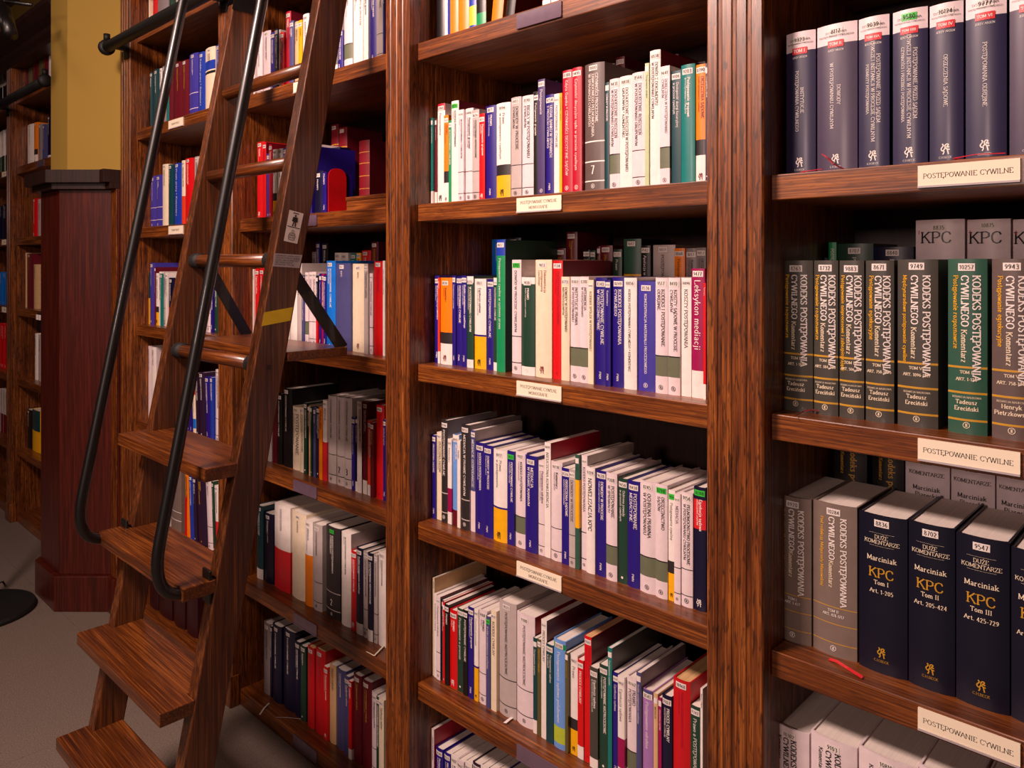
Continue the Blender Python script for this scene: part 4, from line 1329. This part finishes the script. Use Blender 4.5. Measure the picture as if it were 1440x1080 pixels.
for x0, x1, yt, stl, tl, tom, od, op in SYS:
    L = [('SYSTEM PRAWA', 0.0032, 0, .935, 'h', .8, 'INK'), ('POSTĘPOWANIA CYWILNEGO', 0.003, 0, .912, 'h', .8, 'INK'), ('JERZY ARSEN', 0.0028, 0, .815, 'h', .8, 'W'), ('C.H.BECK', 0.0028, 0, .03, 'h', .7, 'W')]
    n = len(tl)
    for i, s in enumerate(tl):
        sz = 0.0052 if i < 2 else 0.0042
        L.append((s, sz, ((n - 1) / 2 - i) * 0.0078 / 0.045 - 0.05, (0.52 + text_width(s, sz) / 0.235 / 2) if n < 3 else 0.53 + text_width(s, sz) / 0.47, 'v', .72, 'W'))
    o = vol(4, 1070, 0, R_, x0, x1, yt, stl, L, 'large %s, %s from the pilaster, commentary bay, fifth shelf up' % (ST[stl][0], od), opts=(op + ' E=.055').strip())
    me = next(c for c in o.children if c.name.startswith('cover')).data
    w = max(v.co.x for v in me.vertices) * 2; h = max(v.co.z for v in me.vertices)
    bw = min(w * 0.55, 0.024); f = (w / 2, min(0.12 * w, 0.006))
    sy_ = lambda x: f[1] * (2 * x / w) ** 2 - 0.0008
    xs = [-bw / 2 + bw * i / 4 for i in range(5)]
    V = [(x, sy_(x), z) for z in (h * .842, h * .888) for x in xs]; F = [(i, i + 1, 6 + i, 5 + i) for i in range(4)]; MI = [0] * 4
    sz = min(0.0052, bw * 0.8 / text_width(tom, 1.0))
    tv, tf = place_text([(tom, sz, -text_width(tom, sz) / 2, h * .865 - sz / 2, 'h', 1.2, False)], lambda x: sy_(x) - 0.0003)
    V += tv; F += [tuple(10 + q for q in g) for g in tf]; MI += [1] * len(tf)
    mesh('volume_label', V, F, [paint('LR'), paint('W')], o, MI, world_coords=False)
    sysb.append(o)
    if od in ('eighth', 'ninth'): hide(o)
z4 = 1.542
ribbon(sysb[1], [at_y(1156, 217, 0.026), at_y(1164, 222, 0.018), at_y(1172, 231, 0.012), at_z(1188, 238.5, z4 + 0.002)], 'RD')
ribbon(sysb[5], [(-0.285, 0.045, z4 + 0.001), (-0.30, 0.022, z4 + 0.004), (-0.27, 0.012, z4 + 0.006), (-0.235, 0.010, z4 + 0.004)], 'LR')
ribbon(sysb[0], [(-0.50, 0.045, z4 + 0.001), (-0.512, 0.012, z4 + 0.002), (-0.475, 0.006, z4 + 0.003)], 'RD')
KOM = [(105, 278, 374, 'kom', 'TOM I', 'ART. 1-183', 'Postępowanie rozpoznawcze', 'first'), (282, 418, 374, 'kom', 'TOM II', 'ART. 184-366', 'Postępowanie rozpoznawcze', 'second'), (422, 560, 374, 'kom', 'TOM IV', 'ART. 506-757', 'Postępowanie nieprocesowe i zabezpieczające', 'third'),
       (565, 724, 374, 'kom', 'TOM V', 'ART. 758-1095', 'Postępowanie egzekucyjne', 'fourth'), (738, 964, 368, 'kom', 'TOM VI', 'ART. 1096-1217', 'Międzynarodowe postępowanie cywilne', 'fifth'), (1014, 1234, 365, 'komg', 'TOM I', 'ART. 1-124', 'Postępowanie rozpoznawcze', 'sixth'), (1254, 1490, 365, 'komb', 'TOM V', 'ART. 758-1095', 'Postępowanie egzekucyjne', 'seventh'), (1510, 1730, 'h.247', 'kom', 'TOM II', 'ART. 125-366', 'Postępowanie rozpoznawcze', 'eighth')]
komb = []
for x0, x1, yt, stl, tom, art, sub, od in KOM:
    who = ('Henryk', 'Pietrzkowski') if stl == 'komb' else ('Tadeusz', 'Ereciński')
    wpx = x1 - x0; k = 0.0095
    L = [('KODEKS POSTĘPOWANIA', 0.0092, .16, .905, 'v', 1.25, 'W'), ('CYWILNEGO', 0.0092, -.13 if wpx > 150 else -.17, .905, 'v', 1.25, 'W'), ('Komentarz', 0.0072, -.13 if wpx > 150 else -.17, .905 - text_width('CYWILNEGO ', 0.0092) / 0.247, 'v', 1.1, 'C'),
         (sub, 0.0062 if len(sub) < 30 else 0.0055, -.34 if wpx > 150 else -.40, .905, 'v', 1.0, 'Y'), (tom, 0.0042, 0, .345, 'h', 1.2, 'C'), (art, 0.0042, 0, .305, 'h', 1.2, 'C'), ('REDAKCJA NAUKOWA', 0.0026, 0, .205, 'h', .9, 'C'), (who[0], 0.0056, 0, .172, 'h', 1.2, 'C'), (who[1], 0.0056, 0, .135, 'h', 1.2, 'C')]
    komb.append(vol(3, 1070, 270, R_, x0, x1, yt, stl, L, 'tall %s, %s from the pilaster, commentary bay, fourth shelf up' % (ST[stl][0], od), Y=0.045, depth=0.152))
hide(komb[-1])
z3 = 1.161
ribbon(komb[1], [at_z(1158, 580, z3 + 0.003), at_z(1142, 577, z3 + 0.006), at_z(1130, 579, z3 + 0.004), at_z(1117, 586, z3 + 0.002)], 'RUB')
for i, (x0, x1, yt) in enumerate([(838, 1110, 150), (1120, 1362, 148), (1370, 1620, 146), (1630, 1880, 'h.311')]):
    o = vol(3, 1070, 270, R_, x0, x1, yt, 'kpb', [('KPC', 0.018, -.05, .878, 'h', .9, 'INK'), ('I', 0.006, -.42, .925, 'h', 1.0, 'LR'), ('Komentarz', 0.007, 0, .62, 'h', 1, 'INK')], 'pale volume titled KPC, %s in back row, commentary bay, fourth shelf up' % ordn(i + 1), Y=0.205, depth=0.13)
    if i == 3: hide(o)
row('right', 3, 1070, 270, R_, '''
200 300 h.25 dn !
368 410 275 gr ~;;s=n
412 606 282 dg;Prawo
612 830 300 dn;PRAWO
''', Y=0.205, back=True)
GRY = [(78, 270, 618, 'komp', 'TOM I', 'ART. 1-477', 'first'), (276, 520, 658, 'komp', 'TOM II', 'ART. 478-1217', 'second')]
komg = []
for x0, x1, yt, stl, tom, art, od in GRY:
    L = [('KODEKS POSTĘPOWANIA', 0.0086, .16, .915, 'v', 1.25, 'W'), ('CYWILNEGO', 0.0086, -.10, .915, 'v', 1.25, 'W'), ('Komentarz', 0.0066, -.10, .915 - text_width('CYWILNEGO ', 0.0086) / 0.247, 'v', 1.1, 'C'), ('Pod redakcją Małgorzaty Manowskiej', 0.005, -.30, .905, 'v', .9, 'Y'), (tom, 0.004, 0, .29, 'h', 1.1, 'W'), (art, 0.004, 0, .262, 'h', 1.1, 'W')]
    komg.append(vol(2, 1070, 540, R_, x0, x1, yt, stl, L, '%s, %s from the pilaster, commentary bay, third shelf up' % (ST[stl][0], od), Y=0.048))
for i, (x0, x1, yt, tom, art) in enumerate([(527, 796, 722, 'Tom I', 'Art. 1-205'), (798, 1056, 772, 'Tom II', 'Art. 205-424'), (1058, 1356, 842, 'Tom III', 'Art. 425-729'), (1360, 1660, 925, 'Tom IV', 'Art. 730-1088'), (1664, 1960, 'h.247', 'Tom V', 'Art. 1089-1217')]):
    L = [('DUŻE', 0.0056, 0, .85, 'h', .8, 'C'), ('KOMENTARZE', 0.0056, 0, .818, 'h', .8, 'C'), ('______', 0.0055, 0, .886, 'h', .5, 'C'), ('______', 0.0055, 0, .805, 'h', .5, 'C'), ('Marciniak', 0.0072, 0, .71, 'h', .95, 'C'), ('KPC', 0.0140, 0, .605, 'h', .9, 'GD'), (tom, 0.0062, 0, .56, 'h', .95, 'C'), (art, 0.0058, 0, .505, 'h', .95, 'C'), ('C.H.BECK', 0.0036, 0, .072, 'h', .7, 'GD')]
    o = vol(2, 1070, 540, R_, x0, x1, yt, 'kpc', L, '%s, %s from the pilaster, commentary bay, third shelf up' % (ST['kpc'][0], ordn(i + 3)), Y=0.045, opts='E=.10')
    if i == 4: hide(o)
z2 = 0.784
ribbon(komg[1], [at_z(1166, 927, z2 + 0.001), at_z(1176, 930, z2 + 0.003), at_z(1192, 940, z2 + 0.004), at_z(1213, 953, z2 + 0.002)], 'LR', 0.006)
for i, (x0, x1) in enumerate([(390, 575), (600, 778)]):
    vol(2, 1070, 540, R_, x0, x1, 'h.315', 'k', [('Kodeks postępowania', 0.010, .05, .93, 'v', 1.1, 'GD'), ('Komentarz', 0.006, -.25, .90, 'v', 1.0, 'GD')], 'black commentary with gilt lettering, %s in back row, commentary bay, third shelf up' % ordn(i + 1), Y=0.215, depth=0.12, opts='s=n')
for i, (x0, x1) in enumerate([(782, 1028), (1032, 1276), (1280, 1520), (1530, 1780)]):
    o = vol(2, 1070, 540, R_, x0, x1, 'h.31', 'mpb', [('DUŻE', 0.005, 0, .92, 'h', 1, 'INK'), ('KOMENTARZE', 0.006, 0, .86, 'h', 1, 'INK'), ('Marciniak', 0.007, 0, .78, 'h', 1.1, 'INK'), ('Piasecki', 0.007, 0, .745, 'h', 1.1, 'INK'), ('KPC', 0.012, 0, .66, 'h', 1.1, 'LR')], 'pale volume titled Marciniak Piasecki, %s in back row, commentary bay, third shelf up' % ordn(i + 3), Y=0.215, depth=0.12, opts='s=n')
    if i == 3: hide(o)
for i, (x0, x1, yt) in enumerate([(50, 258, 862), (264, 520, 932), (526, 850, 1030), (856, 1170, 1130), (1176, 1480, 'h.27'), (1490, 1790, 'h.27')]):
    L = [('KODEKS POSTĘPOWANIA', 0.0082, .06, .93, 'v', 1.2, 'INK'), ('CYWILNEGO', 0.0082, -.14, .93, 'v', 1.2, 'INK'), ('Komentarz', 0.006, -.30, .93, 'v', 1.1, 'INK')]
    o = vol(1, 1070, 802, R_, x0, x1, yt, 'kod', L, 'thick %s, %s from the pilaster, commentary bay, second shelf up' % (ST['kod'][0], ordn(i + 1)), Y=0.03, depth=0.19)
    if i == 5: hide(o)

# ------------------------------------------------------------------ other things on the shelves
def bookend(X, Y, zb, hgt, mat, label, dpt=0.16):
    r = empty('bookend', (X, Y, zb), label, 'bookend', 'red bookends')
    def rr(h_):
        P = [(0, 0)] + [(0, h_ - 0.025)] + [(0.025 - 0.025 * math.cos(a), h_ - 0.025 + 0.025 * math.sin(a)) for a in (0.4, 0.8, 1.2, 1.57)]
        P += [(dpt - p[0], p[1]) for p in reversed(P)]
        return P
    P = rr(hgt); n = len(P)
    V = [(X + t, Y + p[0], zb + p[1]) for t in (0.0, 0.0025) for p in P]
    mesh('upright', V, [tuple(range(n))[::-1], tuple(range(n, 2 * n))] + [(i, (i + 1) % n, n + (i + 1) % n, n + i) for i in range(n)], mat, r)
    bevel(box('foot_plate', X + 0.0026, X + 0.02, Y + 0.02, Y + dpt - 0.02, zb, zb + 0.0018, mat, r), 0.0005, 1)
REDM = paint('R')
p = at_y(447, 250, 0.06)
bookend(-1.902, 0.052, 1.542, 0.132, REDM, 'red metal bookend with rounded corners, bay behind ladder, fifth shelf up', 0.06)
bookend(-2.81, 0.035, 0.4015, 0.16, REDM, 'red metal bookend with rounded corners beside the grey binder')
make_book(-1.968, -1.9245, 1.542, 0.125, 0.046, 'dn', 'short dark navy book touching the red bookend behind the ladder', 'books in the bay behind ladder', 'PRAWO', 'D=.09')
make_book(-1.924, -1.9035, 1.542, 0.120, 0.046, 'n', 'short violet navy book touching the red bookend behind the ladder', 'books in the bay behind ladder', 'PRAWO', 's=n D=.09')
row('lad', 4, 240, 0, U, '''
885 1003 885 dnb;PRAWO;s=n D=.045
''', Y=0.145, back=True)
wb = empty('wooden_box', (-1.68, 0.15, 1.542), 'low plain wooden box on the shelf next to the red bookend', 'box')
bevel(box('box_body', -1.816, -1.536, 0.055, 0.15, 1.542, 1.573, WX, wb), 0.002)
bevel(box('box_lid', -1.818, -1.534, 0.053, 0.152, 1.5735, 1.585, WX, wb), 0.002)
make_book(-1.77, -1.722, 1.5855, 0.150, 0.06, 'rk', 'dark red gilt-banded book standing on the wooden box', 'books in the bay behind ladder', '', 's=n B=M', 0.085)
def strip(name, pts, wd, mat, label, cat):
    V = []; F = []
    for p in pts: V += [(p[0] - wd / 2, p[1], p[2]), (p[0] + wd / 2, p[1] + wd / 3, p[2] + 0.0006)]
    for i in range(len(pts) - 1): F.append((2 * i, 2 * i + 2, 2 * i + 3, 2 * i + 1))
    o = mesh(name, V, F, mat); s = o.modifiers.new('solid', 'SOLIDIFY'); s.thickness = 0.0008
    tag(o, label, cat); return o
strip('ribbon', [at_z(378, 989, 0.0515), at_z(371, 996, 0.0525), at_z(365, 1005, 0.0515)], 0.005, STICK, 'short white ribbon lying on lowest shelf, bay behind ladder', 'ribbon')
strip('ribbon', [at_z(388, 1009, 0.0515), at_z(405, 1009.5, 0.0525), at_z(422, 1011.5, 0.0515)], 0.004, SILV, 'long grey ribbon lying on lowest shelf, bay behind ladder', 'ribbon')
strip('ribbon', [at_z(515, 916.5, 0.403), at_z(526, 922.5, 0.404), at_z(539, 909, 0.405)], 0.005, CARDS, 'cream ribbon bent on second shelf up, bay behind ladder', 'ribbon')
strip('paper_slip', [at_z(709.5, 1017.5, 0.403), at_z(715, 1013, 0.4035), at_z(721, 1009, 0.404)], 0.007, STICK, 'small white paper slip on the monograph bay shelf', 'paper')

# ------------------------------------------------------------------ the books beyond the three hundred that show largest, as one object
V = []; F = []; MI = []; mats = []
for r in STUFF:
    Mx = r.matrix_basis.copy()
    for c in list(r.children):
        b = len(V); V += [Mx @ v.co for v in c.data.vertices]
        idx = []
        for m in c.data.materials:
            if m not in mats: mats.append(m)
            idx.append(mats.index(m))
        for p in c.data.polygons:
            F.append(tuple(b + q for q in p.vertices)); MI.append(idx[p.material_index])
        me = c.data; bpy.data.objects.remove(c); bpy.data.meshes.remove(me)
    bpy.data.objects.remove(r)
tag(mesh('small_books', V, F, mats, None, MI), 'many slim or half hidden books filling the remaining shelf places', 'books', None, 'stuff')
